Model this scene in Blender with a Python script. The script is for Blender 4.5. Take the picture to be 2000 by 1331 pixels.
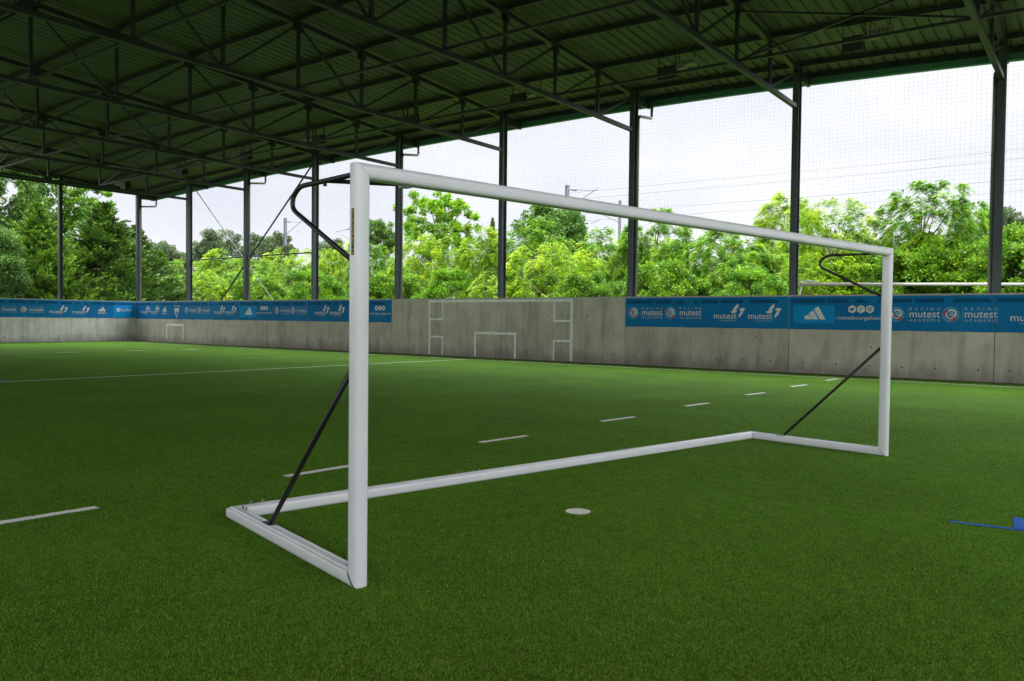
import bpy, math, random
import numpy as np
from mathutils import Vector, Matrix

for o in list(bpy.data.objects):
    bpy.data.objects.remove(o, do_unlink=True)
scene = bpy.context.scene
COL = scene.collection
R = math.radians
rng = np.random.default_rng(7)
random.seed(7)

# ------------------------------------------------------------------ camera
cam_d = bpy.data.cameras.new("camera")
cam = bpy.data.objects.new("camera", cam_d)
COL.objects.link(cam)
scene.camera = cam
F_PX, PITCH, ROLL, YAW, CAM_H = 1548.99, 0.02634, 0.01115, -0.64561, 1.6131
cam_d.sensor_width = 36.0
cam_d.lens = F_PX / 2000.0 * 36.0
cam_d.clip_start, cam_d.clip_end = 0.1, 2000.0
fw = np.array([math.sin(YAW) * math.cos(PITCH), math.cos(YAW) * math.cos(PITCH), -math.sin(PITCH)])
rt = np.array([math.cos(YAW), -math.sin(YAW), 0.0])
up = np.cross(rt, fw)
cr, sr = math.cos(ROLL), math.sin(ROLL)
rx, ux = cr * rt + sr * up, -sr * rt + cr * up
cam.matrix_world = Matrix(((rx[0], ux[0], -fw[0], 0), (rx[1], ux[1], -fw[1], 0), (rx[2], ux[2], -fw[2], CAM_H), (0, 0, 0, 1)))
cam_d.dof.use_dof = True
cam_d.dof.focus_distance = 9.0
cam_d.dof.aperture_fstop = 5.6

# ------------------------------------------------------------------ sky, sun, exposure
SUN_EL, SUN_AZ = R(56), R(165)          # azimuth measured from +Y towards +X: behind the camera, a little to the right
world = bpy.data.worlds.new("World")
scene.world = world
world.use_nodes = True
wn, wl = world.node_tree.nodes, world.node_tree.links
wn.clear()
out = wn.new("ShaderNodeOutputWorld")
sky = wn.new("ShaderNodeTexSky")
sky.sky_type = 'NISHITA'
sky.sun_disc = False
sky.sun_elevation = SUN_EL
sky.sun_rotation = SUN_AZ
bg1 = wn.new("ShaderNodeBackground"); bg1.inputs[1].default_value = 0.12
wl.new(sky.outputs[0], bg1.inputs[0])
tc = wn.new("ShaderNodeTexCoord")
mp = wn.new("ShaderNodeMapping"); mp.inputs['Scale'].default_value = (1.0, 1.0, 2.6)
wl.new(tc.outputs['Generated'], mp.inputs[0])
nz = wn.new("ShaderNodeTexNoise"); nz.inputs['Scale'].default_value = 2.3; nz.inputs['Detail'].default_value = 7; nz.inputs['Roughness'].default_value = 0.55
wl.new(mp.outputs[0], nz.inputs['Vector'])
ramp = wn.new("ShaderNodeValToRGB")
ramp.color_ramp.elements[0].position = 0.34; ramp.color_ramp.elements[0].color = (0.83, 0.858, 0.945, 1)
ramp.color_ramp.elements[1].position = 0.58; ramp.color_ramp.elements[1].color = (1.0, 1.0, 1.02, 1)
wl.new(nz.outputs['Fac'], ramp.inputs[0])
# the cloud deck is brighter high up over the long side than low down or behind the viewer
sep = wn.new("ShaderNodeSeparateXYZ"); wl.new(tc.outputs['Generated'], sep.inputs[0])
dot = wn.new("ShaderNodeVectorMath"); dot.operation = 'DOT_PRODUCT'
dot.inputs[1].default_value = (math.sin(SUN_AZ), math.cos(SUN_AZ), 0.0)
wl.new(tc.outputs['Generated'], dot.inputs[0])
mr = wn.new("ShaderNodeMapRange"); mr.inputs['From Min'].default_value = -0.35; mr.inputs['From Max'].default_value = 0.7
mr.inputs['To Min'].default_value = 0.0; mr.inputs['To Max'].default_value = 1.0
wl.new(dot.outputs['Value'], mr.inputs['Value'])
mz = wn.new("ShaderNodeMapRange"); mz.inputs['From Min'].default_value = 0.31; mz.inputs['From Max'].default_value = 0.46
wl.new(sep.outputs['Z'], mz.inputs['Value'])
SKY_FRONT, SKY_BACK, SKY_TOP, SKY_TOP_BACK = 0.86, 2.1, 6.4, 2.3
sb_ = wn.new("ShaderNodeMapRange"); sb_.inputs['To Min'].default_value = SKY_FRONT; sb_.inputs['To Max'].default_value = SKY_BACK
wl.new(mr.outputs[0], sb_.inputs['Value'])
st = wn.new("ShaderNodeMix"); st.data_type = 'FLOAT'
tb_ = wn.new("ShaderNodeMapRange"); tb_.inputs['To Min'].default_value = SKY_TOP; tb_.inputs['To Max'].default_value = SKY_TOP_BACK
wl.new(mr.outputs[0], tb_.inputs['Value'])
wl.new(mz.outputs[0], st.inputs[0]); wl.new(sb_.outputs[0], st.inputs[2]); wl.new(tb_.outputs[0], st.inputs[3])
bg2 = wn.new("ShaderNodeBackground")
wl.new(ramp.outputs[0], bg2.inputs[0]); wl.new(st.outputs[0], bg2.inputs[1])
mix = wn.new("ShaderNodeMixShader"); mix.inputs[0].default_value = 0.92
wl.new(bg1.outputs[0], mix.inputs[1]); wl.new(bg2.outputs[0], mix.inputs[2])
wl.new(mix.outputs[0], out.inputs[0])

sun_d = bpy.data.lights.new("sun", 'SUN')
sun_d.energy = 4.9
sun_d.angle = R(3)
sun_d.color = (1.0, 0.95, 0.86)
sun = bpy.data.objects.new("sun", sun_d)
COL.objects.link(sun)
sdir = Vector((math.sin(SUN_AZ) * math.cos(SUN_EL), math.cos(SUN_AZ) * math.cos(SUN_EL), math.sin(SUN_EL)))
sun.rotation_euler = sdir.to_track_quat('Z', 'Y').to_euler()
sun.location = (0, -40, 60)

scene.view_settings.view_transform = 'Standard'
scene.view_settings.look = 'None'
scene.view_settings.exposure = 0.32
scene.view_settings.gamma = 1.0
scene.cycles.max_bounces = 8
scene.cycles.diffuse_bounces = 5
scene.cycles.transparent_max_bounces = 6
scene.cycles.use_denoising = True
scene.cycles.sample_clamp_indirect = 6.0

# ------------------------------------------------------------------ helpers
class MB:
    def __init__(self):
        self.v, self.f, self.m, self.s = [], [], [], []
        self.n = 0
    def add(self, verts, faces, mat=0, smooth=False):
        b = self.n
        self.v.extend([tuple(map(float, p)) for p in verts])
        self.n += len(verts)
        for f in faces:
            self.f.append(tuple(b + i for i in f)); self.m.append(mat); self.s.append(smooth)
    def box(self, lo, hi, mat=0):
        x0, y0, z0 = lo; x1, y1, z1 = hi
        self.add([(x0, y0, z0), (x1, y0, z0), (x1, y1, z0), (x0, y1, z0), (x0, y0, z1), (x1, y0, z1), (x1, y1, z1), (x0, y1, z1)],
                 [(0, 3, 2, 1), (4, 5, 6, 7), (0, 1, 5, 4), (1, 2, 6, 5), (2, 3, 7, 6), (3, 0, 4, 7)], mat)
    def beam(self, p0, p1, w, h, upv=(0, 0, 1), mat=0):
        p0, p1 = Vector(p0), Vector(p1)
        a = (p1 - p0).normalized(); u = Vector(upv)
        if abs(a.dot(u)) > 0.98: u = Vector((0, 1, 0))
        s = a.cross(u).normalized(); u = s.cross(a).normalized()
        vs = []
        for p in (p0, p1):
            for i, j in ((-1, -1), (1, -1), (1, 1), (-1, 1)):
                vs.append(p + s * (i * w / 2) + u * (j * h / 2))
        self.add(vs, [(3, 2, 1, 0), (4, 5, 6, 7), (0, 1, 5, 4), (1, 2, 6, 5), (2, 3, 7, 6), (3, 0, 4, 7)], mat)
    def tube(self, pts, r, n=10, mat=0, cap=True):
        pts = [Vector(p) for p in pts]
        rad = r if isinstance(r, (list, tuple)) else [r] * len(pts)
        vs, fs = [], []
        prev = None
        for i, p in enumerate(pts):
            t = (pts[min(i + 1, len(pts) - 1)] - pts[max(i - 1, 0)]).normalized()
            if prev is None:
                u = Vector((0, 0, 1)) if abs(t.z) < .9 else Vector((1, 0, 0))
                s = t.cross(u).normalized()
            else:
                s = (prev - t * prev.dot(t)).normalized()
            prev = s
            q = t.cross(s)
            for k in range(n):
                a = 2 * math.pi * k / n
                vs.append(p + (s * math.cos(a) + q * math.sin(a)) * rad[i])
        for i in range(len(pts) - 1):
            for k in range(n):
                fs.append((i * n + k, i * n + (k + 1) % n, (i + 1) * n + (k + 1) % n, (i + 1) * n + k))
        self.add(vs, fs, mat, True)
        if cap:
            b = self.n - len(vs)
            self.f.append(tuple(b + k for k in reversed(range(n)))); self.m.append(mat); self.s.append(False)
            e = self.n - n
            self.f.append(tuple(e + k for k in range(n))); self.m.append(mat); self.s.append(False)
    def build(self, name, mats, parent=None, loc=None):
        me = bpy.data.meshes.new(name)
        me.from_pydata(self.v, [], self.f)
        if not isinstance(mats, (list, tuple)): mats = [mats]
        for m in mats: me.materials.append(m)
        me.polygons.foreach_set("material_index", self.m)
        me.polygons.foreach_set("use_smooth", self.s)
        me.update()
        return link(name, me, parent, loc)

def link(name, me, parent=None, loc=None):
    o = bpy.data.objects.new(name, me)
    COL.objects.link(o)
    if loc is not None: o.location = loc
    if parent is not None: o.parent = parent
    return o

def empty(name, loc=(0, 0, 0), parent=None):
    o = bpy.data.objects.new(name, None)
    o.empty_display_size = .2
    COL.objects.link(o)
    o.location = loc
    if parent is not None: o.parent = parent
    return o

def tag(o, label=None, cat=None, group=None, kind=None):
    if label: o['label'] = label
    if cat: o['category'] = cat
    if group: o['group'] = group
    if kind: o['kind'] = kind
    return o

def np_mesh(name, verts, faces, mats, tint=None, smooth=False):
    """verts (n,3), faces (m,k) arrays"""
    me = bpy.data.meshes.new(name)
    k = faces.shape[1]
    me.vertices.add(len(verts)); me.loops.add(faces.size); me.polygons.add(len(faces))
    me.vertices.foreach_set("co", np.ascontiguousarray(verts, dtype=np.float32).ravel())
    me.loops.foreach_set("vertex_index", np.ascontiguousarray(faces, dtype=np.int32).ravel())
    me.polygons.foreach_set("loop_start", np.arange(0, faces.size, k, dtype=np.int32))
    try:
        me.polygons.foreach_set("loop_total", np.full(len(faces), k, dtype=np.int32))
    except Exception:
        pass
    if smooth: me.polygons.foreach_set("use_smooth", np.ones(len(faces), dtype=bool))
    if tint is not None:
        at = me.attributes.new("tint", 'FLOAT', 'FACE')
        at.data.foreach_set("value", np.ascontiguousarray(tint, dtype=np.float32))
    for m in (mats if isinstance(mats, (list, tuple)) else [mats]): me.materials.append(m)
    me.update(calc_edges=True)
    me.validate()
    return me

# ------------------------------------------------------------------ materials
def mat(name, col, rough=0.6, metal=0.0, spec=0.5):
    m = bpy.data.materials.new(name); m.use_nodes = True
    b = m.node_tree.nodes["Principled BSDF"]
    b.inputs['Base Color'].default_value = (*col, 1)
    b.inputs['Roughness'].default_value = rough
    b.inputs['Metallic'].default_value = metal
    b.inputs['Specular IOR Level'].default_value = spec
    return m

def nodes(m):
    return m.node_tree.nodes, m.node_tree.links, m.node_tree.nodes["Principled BSDF"]

def noise_var(m, c0, c1, scale, stretch=(1, 1, 1), detail=5, p0=.35, p1=.65, bump=0, bscale=None, rough=None):
    n, l, b = nodes(m)
    tc = n.new("ShaderNodeTexCoord"); mpn = n.new("ShaderNodeMapping"); mpn.inputs['Scale'].default_value = stretch
    l.new(tc.outputs['Object'], mpn.inputs[0])
    t = n.new("ShaderNodeTexNoise"); t.inputs['Scale'].default_value = scale; t.inputs['Detail'].default_value = detail
    l.new(mpn.outputs[0], t.inputs['Vector'])
    r = n.new("ShaderNodeValToRGB")
    r.color_ramp.elements[0].position = p0; r.color_ramp.elements[0].color = (*c0, 1)
    r.color_ramp.elements[1].position = p1; r.color_ramp.elements[1].color = (*c1, 1)
    l.new(t.outputs['Fac'], r.inputs[0]); l.new(r.outputs[0], b.inputs['Base Color'])
    if bump:
        t2 = n.new("ShaderNodeTexNoise"); t2.inputs['Scale'].default_value = bscale or scale * 3; t2.inputs['Detail'].default_value = 4
        l.new(mpn.outputs[0], t2.inputs['Vector'])
        bp = n.new("ShaderNodeBump"); bp.inputs['Strength'].default_value = bump; bp.inputs['Distance'].default_value = .02
        l.new(t2.outputs['Fac'], bp.inputs['Height']); l.new(bp.outputs[0], b.inputs['Normal'])
    return t, r

M = {}
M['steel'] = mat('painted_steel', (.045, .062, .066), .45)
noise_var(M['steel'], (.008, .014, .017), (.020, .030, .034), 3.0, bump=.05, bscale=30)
M['column'] = mat('column_steel', (.09, .11, .12), .42)
noise_var(M['column'], (.040, .054, .062), (.066, .084, .094), 2.0, stretch=(1, 1, .3), bump=.05, bscale=40)
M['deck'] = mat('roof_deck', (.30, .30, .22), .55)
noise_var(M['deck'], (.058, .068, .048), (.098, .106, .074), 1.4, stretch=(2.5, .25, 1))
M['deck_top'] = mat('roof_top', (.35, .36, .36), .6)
M['fascia'] = mat('green_fascia', (.065, .21, .16), .6)
M['pipe'] = mat('zinc_pipe', (.25, .26, .27), .4, .5)
M['white_alu'] = mat('white_powder_coat', (.78, .79, .81), .22)
noise_var(M['white_alu'], (.76, .77, .80), (.81, .82, .845), 2.5, detail=8)
def scuffs(m):
    # a few dull ball marks and smears on the powder coat
    n, l, b = nodes(m)
    src = b.inputs['Base Color'].links[0].from_socket
    tc = n.new("ShaderNodeTexCoord"); t = n.new("ShaderNodeTexNoise"); t.inputs['Scale'].default_value = 5.5; t.inputs['Detail'].default_value = 9; t.inputs['Roughness'].default_value = .7
    l.new(tc.outputs['Object'], t.inputs['Vector'])
    r = n.new("ShaderNodeMapRange"); r.inputs['From Min'].default_value = .60; r.inputs['From Max'].default_value = .78; r.inputs['To Max'].default_value = .16
    l.new(t.outputs['Fac'], r.inputs['Value'])
    x = n.new("ShaderNodeMix"); x.data_type = 'RGBA'; l.new(r.outputs[0], x.inputs[0]); l.new(src, x.inputs[6]); x.inputs[7].default_value = (.38, .37, .30, 1)
    l.new(x.outputs[2], b.inputs['Base Color'])
    r2 = n.new("ShaderNodeMapRange"); r2.inputs['From Min'].default_value = .4; r2.inputs['From Max'].default_value = .75; r2.inputs['To Min'].default_value = .13; r2.inputs['To Max'].default_value = .26
    l.new(t.outputs['Fac'], r2.inputs['Value']); l.new(r2.outputs[0], b.inputs['Roughness'])
scuffs(M['white_alu'])
M['seam'] = mat('mitre_seam', (.10, .10, .10), .7)
M['black_tube'] = mat('black_tube', (.010, .010, .011), .38)
M['chrome'] = mat('zinc_bolt', (.30, .30, .31), .35, .8)
M['yellow'] = mat('yellow_sticker', (.65, .42, .02), .5)
M['sticker'] = mat('black_sticker', (.012, .012, .012), .5)
M['pale_brace'] = mat('pale_brace', (.42, .42, .47), .5)
M['drain'] = mat('dark_gutter_strip', (.008, .009, .008), .9)
M['hole'] = mat('tie_hole', (.012, .011, .010), .95)
M['wall_paint'] = mat('grey_white_wall_paint', (.55, .58, .56), .7)
noise_var(M['wall_paint'], (.56, .59, .57), (.80, .83, .80), 9, detail=6, p0=.3, p1=.55)
M['net'] = mat('net_cord', (.030, .034, .036), .8)
M['lamp_black'] = mat('lamp_housing', (.006, .006, .007), .5)
M['lamp_glass'] = mat('lamp_glass', (.05, .06, .05), .1)
M['ballast'] = mat('ballast_box', (.23, .25, .21), .5)
M['vent'] = mat('ballast_vent', (.10, .09, .07), .7)
M['mast'] = mat('galvanised_mast', (.15, .155, .18), .6)
M['wire'] = mat('overhead_wire', (.05, .05, .06), .6)
M['rail'] = mat('pale_rail', (.30, .285, .27), .6)
M['bark'] = mat('bark', (.09, .07, .05), .9)
noise_var(M['bark'], (.05, .04, .03), (.14, .11, .08), 6, stretch=(1, 1, .25), bump=.4)
M['line_white'] = mat('white_turf_fibre', (.88, .86, .83), .8)
noise_var(M['line_white'], (.80, .76, .69), (.92, .88, .81), 60, detail=3)
M['line_blue'] = mat('blue_turf_fibre', (.003, .13, .62), .8)
noise_var(M['line_blue'], (.002, .10, .5), (.004, .16, .68), 60, detail=3)

# concrete of the boards: cast panels with vertical run-off streaks and blotches
def concrete(name, base):
    m = mat(name, base, .85, spec=.3)
    n, l, b = nodes(m)
    tc = n.new("ShaderNodeTexCoord")
    def noise(scale, st, detail=6, rough=.6):
        mp_ = n.new("ShaderNodeMapping"); mp_.inputs['Scale'].default_value = st
        l.new(tc.outputs['Object'], mp_.inputs[0])
        t = n.new("ShaderNodeTexNoise"); t.inputs['Scale'].default_value = scale; t.inputs['Detail'].default_value = detail; t.inputs['Roughness'].default_value = rough
        l.new(mp_.outputs[0], t.inputs['Vector'])
        return t
    def rmp(t, p0, c0, p1, c1):
        r = n.new("ShaderNodeValToRGB")
        r.color_ramp.elements[0].position = p0; r.color_ramp.elements[0].color = (c0, c0, c0, 1)
        r.color_ramp.elements[1].position = p1; r.color_ramp.elements[1].color = (c1, c1, c1, 1)
        l.new(t.outputs['Fac'], r.inputs[0]); return r
    blot = rmp(noise(1.3, (1, 1, 1), 8), .30, .78, .70, 1.08)
    streak = rmp(noise(3.5, (1, 1, .10), 5), .26, .72, .52, 1.04)
    fine = rmp(noise(38, (1, 1, 1), 4), .35, .86, .65, 1.08)
    oi = n.new("ShaderNodeObjectInfo")
    mrp = n.new("ShaderNodeMapRange"); mrp.inputs['To Min'].default_value = .86; mrp.inputs['To Max'].default_value = 1.1
    l.new(oi.outputs['Random'], mrp.inputs['Value'])
    def mul(a, c):
        x = n.new("ShaderNodeMix"); x.data_type = 'RGBA'; x.blend_type = 'MULTIPLY'; x.inputs[0].default_value = 1
        l.new(a, x.inputs[6]); l.new(c, x.inputs[7]); return x.outputs[2]
    c = n.new("ShaderNodeRGB"); c.outputs[0].default_value = (*base, 1)
    v = mul(mul(mul(mul(c.outputs[0], blot.outputs[0]), streak.outputs[0]), fine.outputs[0]), mrp.outputs[0])
    # splash stain band with a ragged edge along the foot
    sp = n.new("ShaderNodeSeparateXYZ"); l.new(tc.outputs['Object'], sp.inputs[0])
    nn = noise(2.6, (1, 1, .25), 5)
    ma = n.new("ShaderNodeMath"); ma.operation = 'MULTIPLY_ADD'; ma.inputs[1].default_value = -1.3; 
    l.new(nn.outputs['Fac'], ma.inputs[0]); l.new(sp.outputs['Z'], ma.inputs[2])
    r3 = n.new("ShaderNodeMapRange"); r3.inputs['From Min'].default_value = -.62; r3.inputs['From Max'].default_value = -.15; r3.inputs['To Min'].default_value = .62; r3.inputs['To Max'].default_value = 1.0
    l.new(ma.outputs[0], r3.inputs['Value'])
    v = mul(v, r3.outputs[0])
    l.new(v, b.inputs['Base Color'])
    bp = n.new("ShaderNodeBump"); bp.inputs['Strength'].default_value = .25; bp.inputs['Distance'].default_value = .01
    t4 = noise(14, (1, 1, .5), 6)
    l.new(t4.outputs['Fac'], bp.inputs['Height']); l.new(bp.outputs[0], b.inputs['Normal'])
    return m
M['concrete'] = concrete('cast_concrete', (.50, .46, .385))
M['concrete_pale'] = concrete('pale_cast_concrete', (.62, .61, .57))

# printed banner cloth
M['banner'] = mat('blue_banner_cloth', (.002, .15, .38), .7, spec=.15)
noise_var(M['banner'], (.002, .130, .34), (.004, .168, .42), .7, detail=5, bump=.3, bscale=1.6)
M['banner_dark'] = mat('dark_blue_print', (.001, .075, .19), .7, spec=.15)
M['banner_light'] = mat('light_blue_print', (.004, .24, .56), .7, spec=.15)
M['print_white'] = mat('white_print', (.62, .61, .62), .6)
M['print_soft'] = mat('thin_white_print', (.42, .50, .58), .55)
M['print_ring'] = mat('pale_blue_print', (.10, .30, .46), .55)
M['print_teal'] = mat('teal_blue_print', (.01, .22, .45), .55)
M['print_red'] = mat('red_print', (.42, .008, .02), .55)

# artificial turf base
def turf_mat(name):
    m = mat(name, (.04, .1, .015), .9, spec=.04)
    n, l, b = nodes(m)
    tc = n.new("ShaderNodeTexCoord")
    t1 = n.new("ShaderNodeTexNoise"); t1.inputs['Scale'].default_value = 120; t1.inputs['Detail'].default_value = 4; t1.inputs['Roughness'].default_value = .8
    t2 = n.new("ShaderNodeTexNoise"); t2.inputs['Scale'].default_value = .55; t2.inputs['Detail'].default_value = 6
    t3 = n.new("ShaderNodeTexNoise"); t3.inputs['Scale'].default_value = 7.0; t3.inputs['Detail'].default_value = 4
    for t in (t1, t2, t3): l.new(tc.outputs['Object'], t.inputs['Vector'])
    r1 = n.new("ShaderNodeValToRGB")
    e = r1.color_ramp.elements
    e[0].position = .34; e[0].color = (.029, .060, .006, 1)
    e[1].position = .68; e[1].color = (.195, .41, .036, 1)
    k = e.new(.52); k.color = (.099, .235, .018, 1)
    l.new(t1.outputs['Fac'], r1.inputs[0])
    def mul(a, t, lo, hi):
        mr_ = n.new("ShaderNodeMapRange"); mr_.inputs['From Min'].default_value = .3; mr_.inputs['From Max'].default_value = .7
        mr_.inputs['To Min'].default_value = lo; mr_.inputs['To Max'].default_value = hi
        l.new(t.outputs['Fac'], mr_.inputs['Value'])
        x = n.new("ShaderNodeMix"); x.data_type = 'RGBA'; x.blend_type = 'MULTIPLY'; x.inputs[0].default_value = 1
        l.new(a, x.inputs[6]); l.new(mr_.outputs[0], x.inputs[7]); return x.outputs[2]
    v = mul(mul(r1.outputs[0], t2, .86, 1.12), t3, .86, 1.12)
    l.new(v, b.inputs['Base Color'])
    bp = n.new("ShaderNodeBump"); bp.inputs['Strength'].default_value = .8; bp.inputs['Distance'].default_value = .012
    l.new(t1.outputs['Fac'], bp.inputs['Height']); l.new(bp.outputs[0], b.inputs['Normal'])
    return m
M['turf'] = turf_mat('artificial_turf')

def leaf_mat(name, cols, trans=.35, rough=.5, shift=.06, spec=.3):
    """cols: list of (pos, rgb) over the per-leaf tint"""
    m = bpy.data.materials.new(name); m.use_nodes = True
    n, l, b = nodes(m)
    at = n.new("ShaderNodeAttribute"); at.attribute_name = "tint"
    oi = n.new("ShaderNodeObjectInfo")
    ad = n.new("ShaderNodeMath"); ad.operation = 'MULTIPLY_ADD'; ad.inputs[1].default_value = shift * 2
    l.new(oi.outputs['Random'], ad.inputs[0])
    sb = n.new("ShaderNodeMath"); sb.operation = 'SUBTRACT'; sb.inputs[1].default_value = shift
    l.new(at.outputs['Fac'], sb.inputs[0]); l.new(sb.outputs[0], ad.inputs[2])
    r = n.new("ShaderNodeValToRGB")
    e = r.color_ramp.elements
    e[0].position = cols[0][0]; e[0].color = (*cols[0][1], 1)
    e[1].position = cols[-1][0]; e[1].color = (*cols[-1][1], 1)
    for p, c in cols[1:-1]:
        k = e.new(p); k.color = (*c, 1)
    l.new(ad.outputs[0], r.inputs[0])
    l.new(r.outputs[0], b.inputs['Base Color'])
    b.inputs['Roughness'].default_value = rough
    b.inputs['Specular IOR Level'].default_value = spec
    if trans:
        tr = n.new("ShaderNodeBsdfTranslucent"); l.new(r.outputs[0], tr.inputs[0])
        ms = n.new("ShaderNodeMixShader"); ms.inputs[0].default_value = trans
        l.new(b.outputs[0], ms.inputs[1]); l.new(tr.outputs[0], ms.inputs[2])
        l.new(ms.outputs[0], n["Material Output"].inputs[0])
    return m
M['blade'] = leaf_mat('turf_blade', [(0, (.012, .027, .004)), (.35, (.057, .140, .009)), (.7, (.143, .328, .020)), (.93, (.29, .47, .055)), (1, (.26, .15, .07))], .15, .85, 0, .06)
M['leaf_acid'] = leaf_mat('yellow_green_leaf', [(0, (.06, .16, .008)), (.45, (.20, .38, .008)), (.8, (.40, .55, .010)), (1, (.56, .62, .03))], .42)
M['leaf_mid'] = leaf_mat('mid_green_leaf', [(0, (.04, .13, .012)), (.5, (.13, .31, .012)), (.85, (.28, .47, .015)), (1, (.42, .52, .03))], .40)
M['leaf_deep'] = leaf_mat('deep_green_leaf', [(0, (.03, .08, .014)), (.5, (.075, .18, .024)), (1, (.16, .29, .04))], .33)
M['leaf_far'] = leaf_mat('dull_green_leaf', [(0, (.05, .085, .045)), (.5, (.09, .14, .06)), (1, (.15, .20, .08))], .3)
M['needle'] = leaf_mat('conifer_spray', [(0, (.018, .05, .008)), (.5, (.055, .125, .012)), (.85, (.11, .21, .016)), (1, (.18, .30, .03))], .2)
M['needle_light'] = leaf_mat('light_conifer_spray', [(0, (.03, .08, .010)), (.5, (.10, .21, .014)), (1, (.22, .36, .03))], .25)
M['ivy'] = leaf_mat('ivy_leaf', [(0, (.035, .11, .010)), (.5, (.13, .29, .012)), (.9, (.30, .45, .018)), (1, (.40, .30, .09))], .36)

M['soil'] = mat('rough_grass_ground', (.05, .09, .02), .9)
noise_var(M['soil'], (.035, .065, .014), (.085, .13, .03), 1.5, detail=8, bump=.5, bscale=8)

# ------------------------------------------------------------------ ground, turf, painted marks
XL, YW, HW = -49.42, 25.87, 2.47       # inner faces of the end wall and the long wall, wall height
XR, YN = 9.4, -10.2                    # the two sides behind the camera

def terrain(x, y):
    t = min(1, max(0, (y - 29.5) / 6)); return 1.8 * t * t * (3 - 2 * t)
gx = [-700, -200, -120, -90, -70, -60, -50, -40, -30, -20, -10, 0, 10, 30, 80, 200, 700]
gy = [-700, -200, -60, -20, 10, 27, 29.5, 30.5, 31.5, 32.5, 33.5, 34.5, 35.5, 40, 50, 60, 80, 120, 250, 700]
mb = MB()
vs = [(x, y, terrain(x, y) - .03) for y in gy for x in gx]
fs = [(j * len(gx) + i, j * len(gx) + i + 1, (j + 1) * len(gx) + i + 1, (j + 1) * len(gx) + i) for j in range(len(gy) - 1) for i in range(len(gx) - 1)]
mb.add(vs, fs, 0, True)
tag(mb.build('ground', M['soil']), 'rough grassy ground and bank outside the hall', kind='structure')

mb = MB(); mb.add([(XL, YN, 0), (XR, YN, 0), (XR, YW, 0), (XL, YW, 0)], [(0, 1, 2, 3)])
turf = tag(mb.build('artificial_turf', M['turf']), 'green artificial turf of the covered pitch', kind='structure')
mb = MB()
mb.add([(XL, YW - .17, .004), (XR, YW - .17, .004), (XR, YW, .004), (XL, YW, .004)], [(0, 1, 2, 3)])
mb.add([(XL, YN, .0045), (XL + .15, YN, .0045), (XL + .15, YW, .0045), (XL, YW, .0045)], [(0, 1, 2, 3)])
tag(mb.build('drain_strip', M['drain']), kind='structure')

marks = []      # (polygon of ground points, 'w' or 'b')
def dash(a, b, w=.105, c='w'):
    a, b = np.array(a, float), np.array(b, float)
    d = (b - a) / np.linalg.norm(b - a); n = np.array([-d[1], d[0]]) * w / 2
    marks.append((np.array([a - n, b - n, b + n, a + n]), c))
dash((-21.2, -9), (-20.55, 24.2), .09)                     # halfway line
dash((-49.0, 24.27), (9, 24.27), .085)                     # touch line along the wall
for a, b in [((-6.86, 1.55), (-6.74, 3.19)), ((-6.62, 5.00), (-6.56, 5.90)), ((-6.54, 8.01), (-6.43, 8.90)), ((-6.45, 10.96), (-6.34, 11.87)),
             ((-6.41, 14.02), (-6.32, 14.89)), ((-6.39, 17.12), (-6.28, 17.97)), ((-6.38, 20.2), (-6.26, 21.05)), ((-6.33, 23.1), (-6.26, 24.1)),
             ((-35.4, 12.2), (-35.42, 13.1)), ((-35.46, 15.16), (-35.48, 16.1)), ((-35.5, 18.1), (-35.5, 19.0)), ((-35.5, 20.9), (-35.5, 21.8))]:
    dash(a, b)
ang = np.linspace(0, 2 * math.pi, 25)[:-1]
marks.append((np.stack([-3.54 + .105 * np.cos(ang), 5.65 + .105 * np.sin(ang)], 1), 'w'))
dash((-1.01, 7.315), (-.50, 7.375), .055, 'b')
marks.append((np.array([(-.56, 7.36), (-.30, 7.39), (-.36, 7.84), (-.61, 7.82)]), 'b'))
dash((-21.45, 7.85), (-20.98, 7.87), .06, 'b')

def inside(poly, x, y):
    r = np.ones(len(x), bool)
    for i in range(len(poly)):
        a, b = poly[i], poly[(i + 1) % len(poly)]
        r &= (b[0] - a[0]) * (y - a[1]) - (b[1] - a[1]) * (x - a[0]) >= 0
    return r

# turf fibres: denser near by, thinning out with distance until only the sheet is left
def fibres(n, rmin, rmax, az0, az1):
    u = rng.random(n)
    r = 1 / (u / rmin + (1 - u) / rmax)
    az = az0 + (az1 - az0) * rng.random(n)
    return np.stack([r * np.sin(az), r * np.cos(az)], 1), r
def blade_geo(root, r, h0=.0115, lean=1.1):
    n = len(root)
    a = rng.random(n) * 2 * math.pi
    h = h0 * (.55 + .75 * rng.random(n))
    w = .0019 * (1 + np.clip(r - 4, 0, 20) * .10) * (.7 + .6 * rng.random(n))
    ln = h * lean * rng.random(n) ** .8
    b = rng.random(n) * 2 * math.pi
    base = np.stack([root[:, 0], root[:, 1], np.full(n, -.001)], 1)
    side = np.stack([np.cos(a), np.sin(a), np.zeros(n)], 1) * w[:, None]
    tip = base + np.stack([np.cos(b) * ln, np.sin(b) * ln, h], 1)
    v = np.stack([base - side, base + side, tip], 1).reshape(-1, 3)
    f = np.arange(3 * n).reshape(-1, 3)
    return v, f
root, rad = fibres(1500000, 2.0, 17.0, YAW - 1.0, YAW + 1.05)
ok = (root[:, 0] > XL + .2) & (root[:, 0] < XR) & (root[:, 1] > YN) & (root[:, 1] < YW - .2)
root, rad = root[ok], rad[ok]
owner = np.full(len(root), -1)
for i, (poly, c) in enumerate(marks):
    jit = rng.normal(0, .006, root.shape)
    owner[inside(poly, root[:, 0] + jit[:, 0], root[:, 1] + jit[:, 1])] = i
g = owner < 0
v, f = blade_geo(root[g], rad[g])
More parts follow.
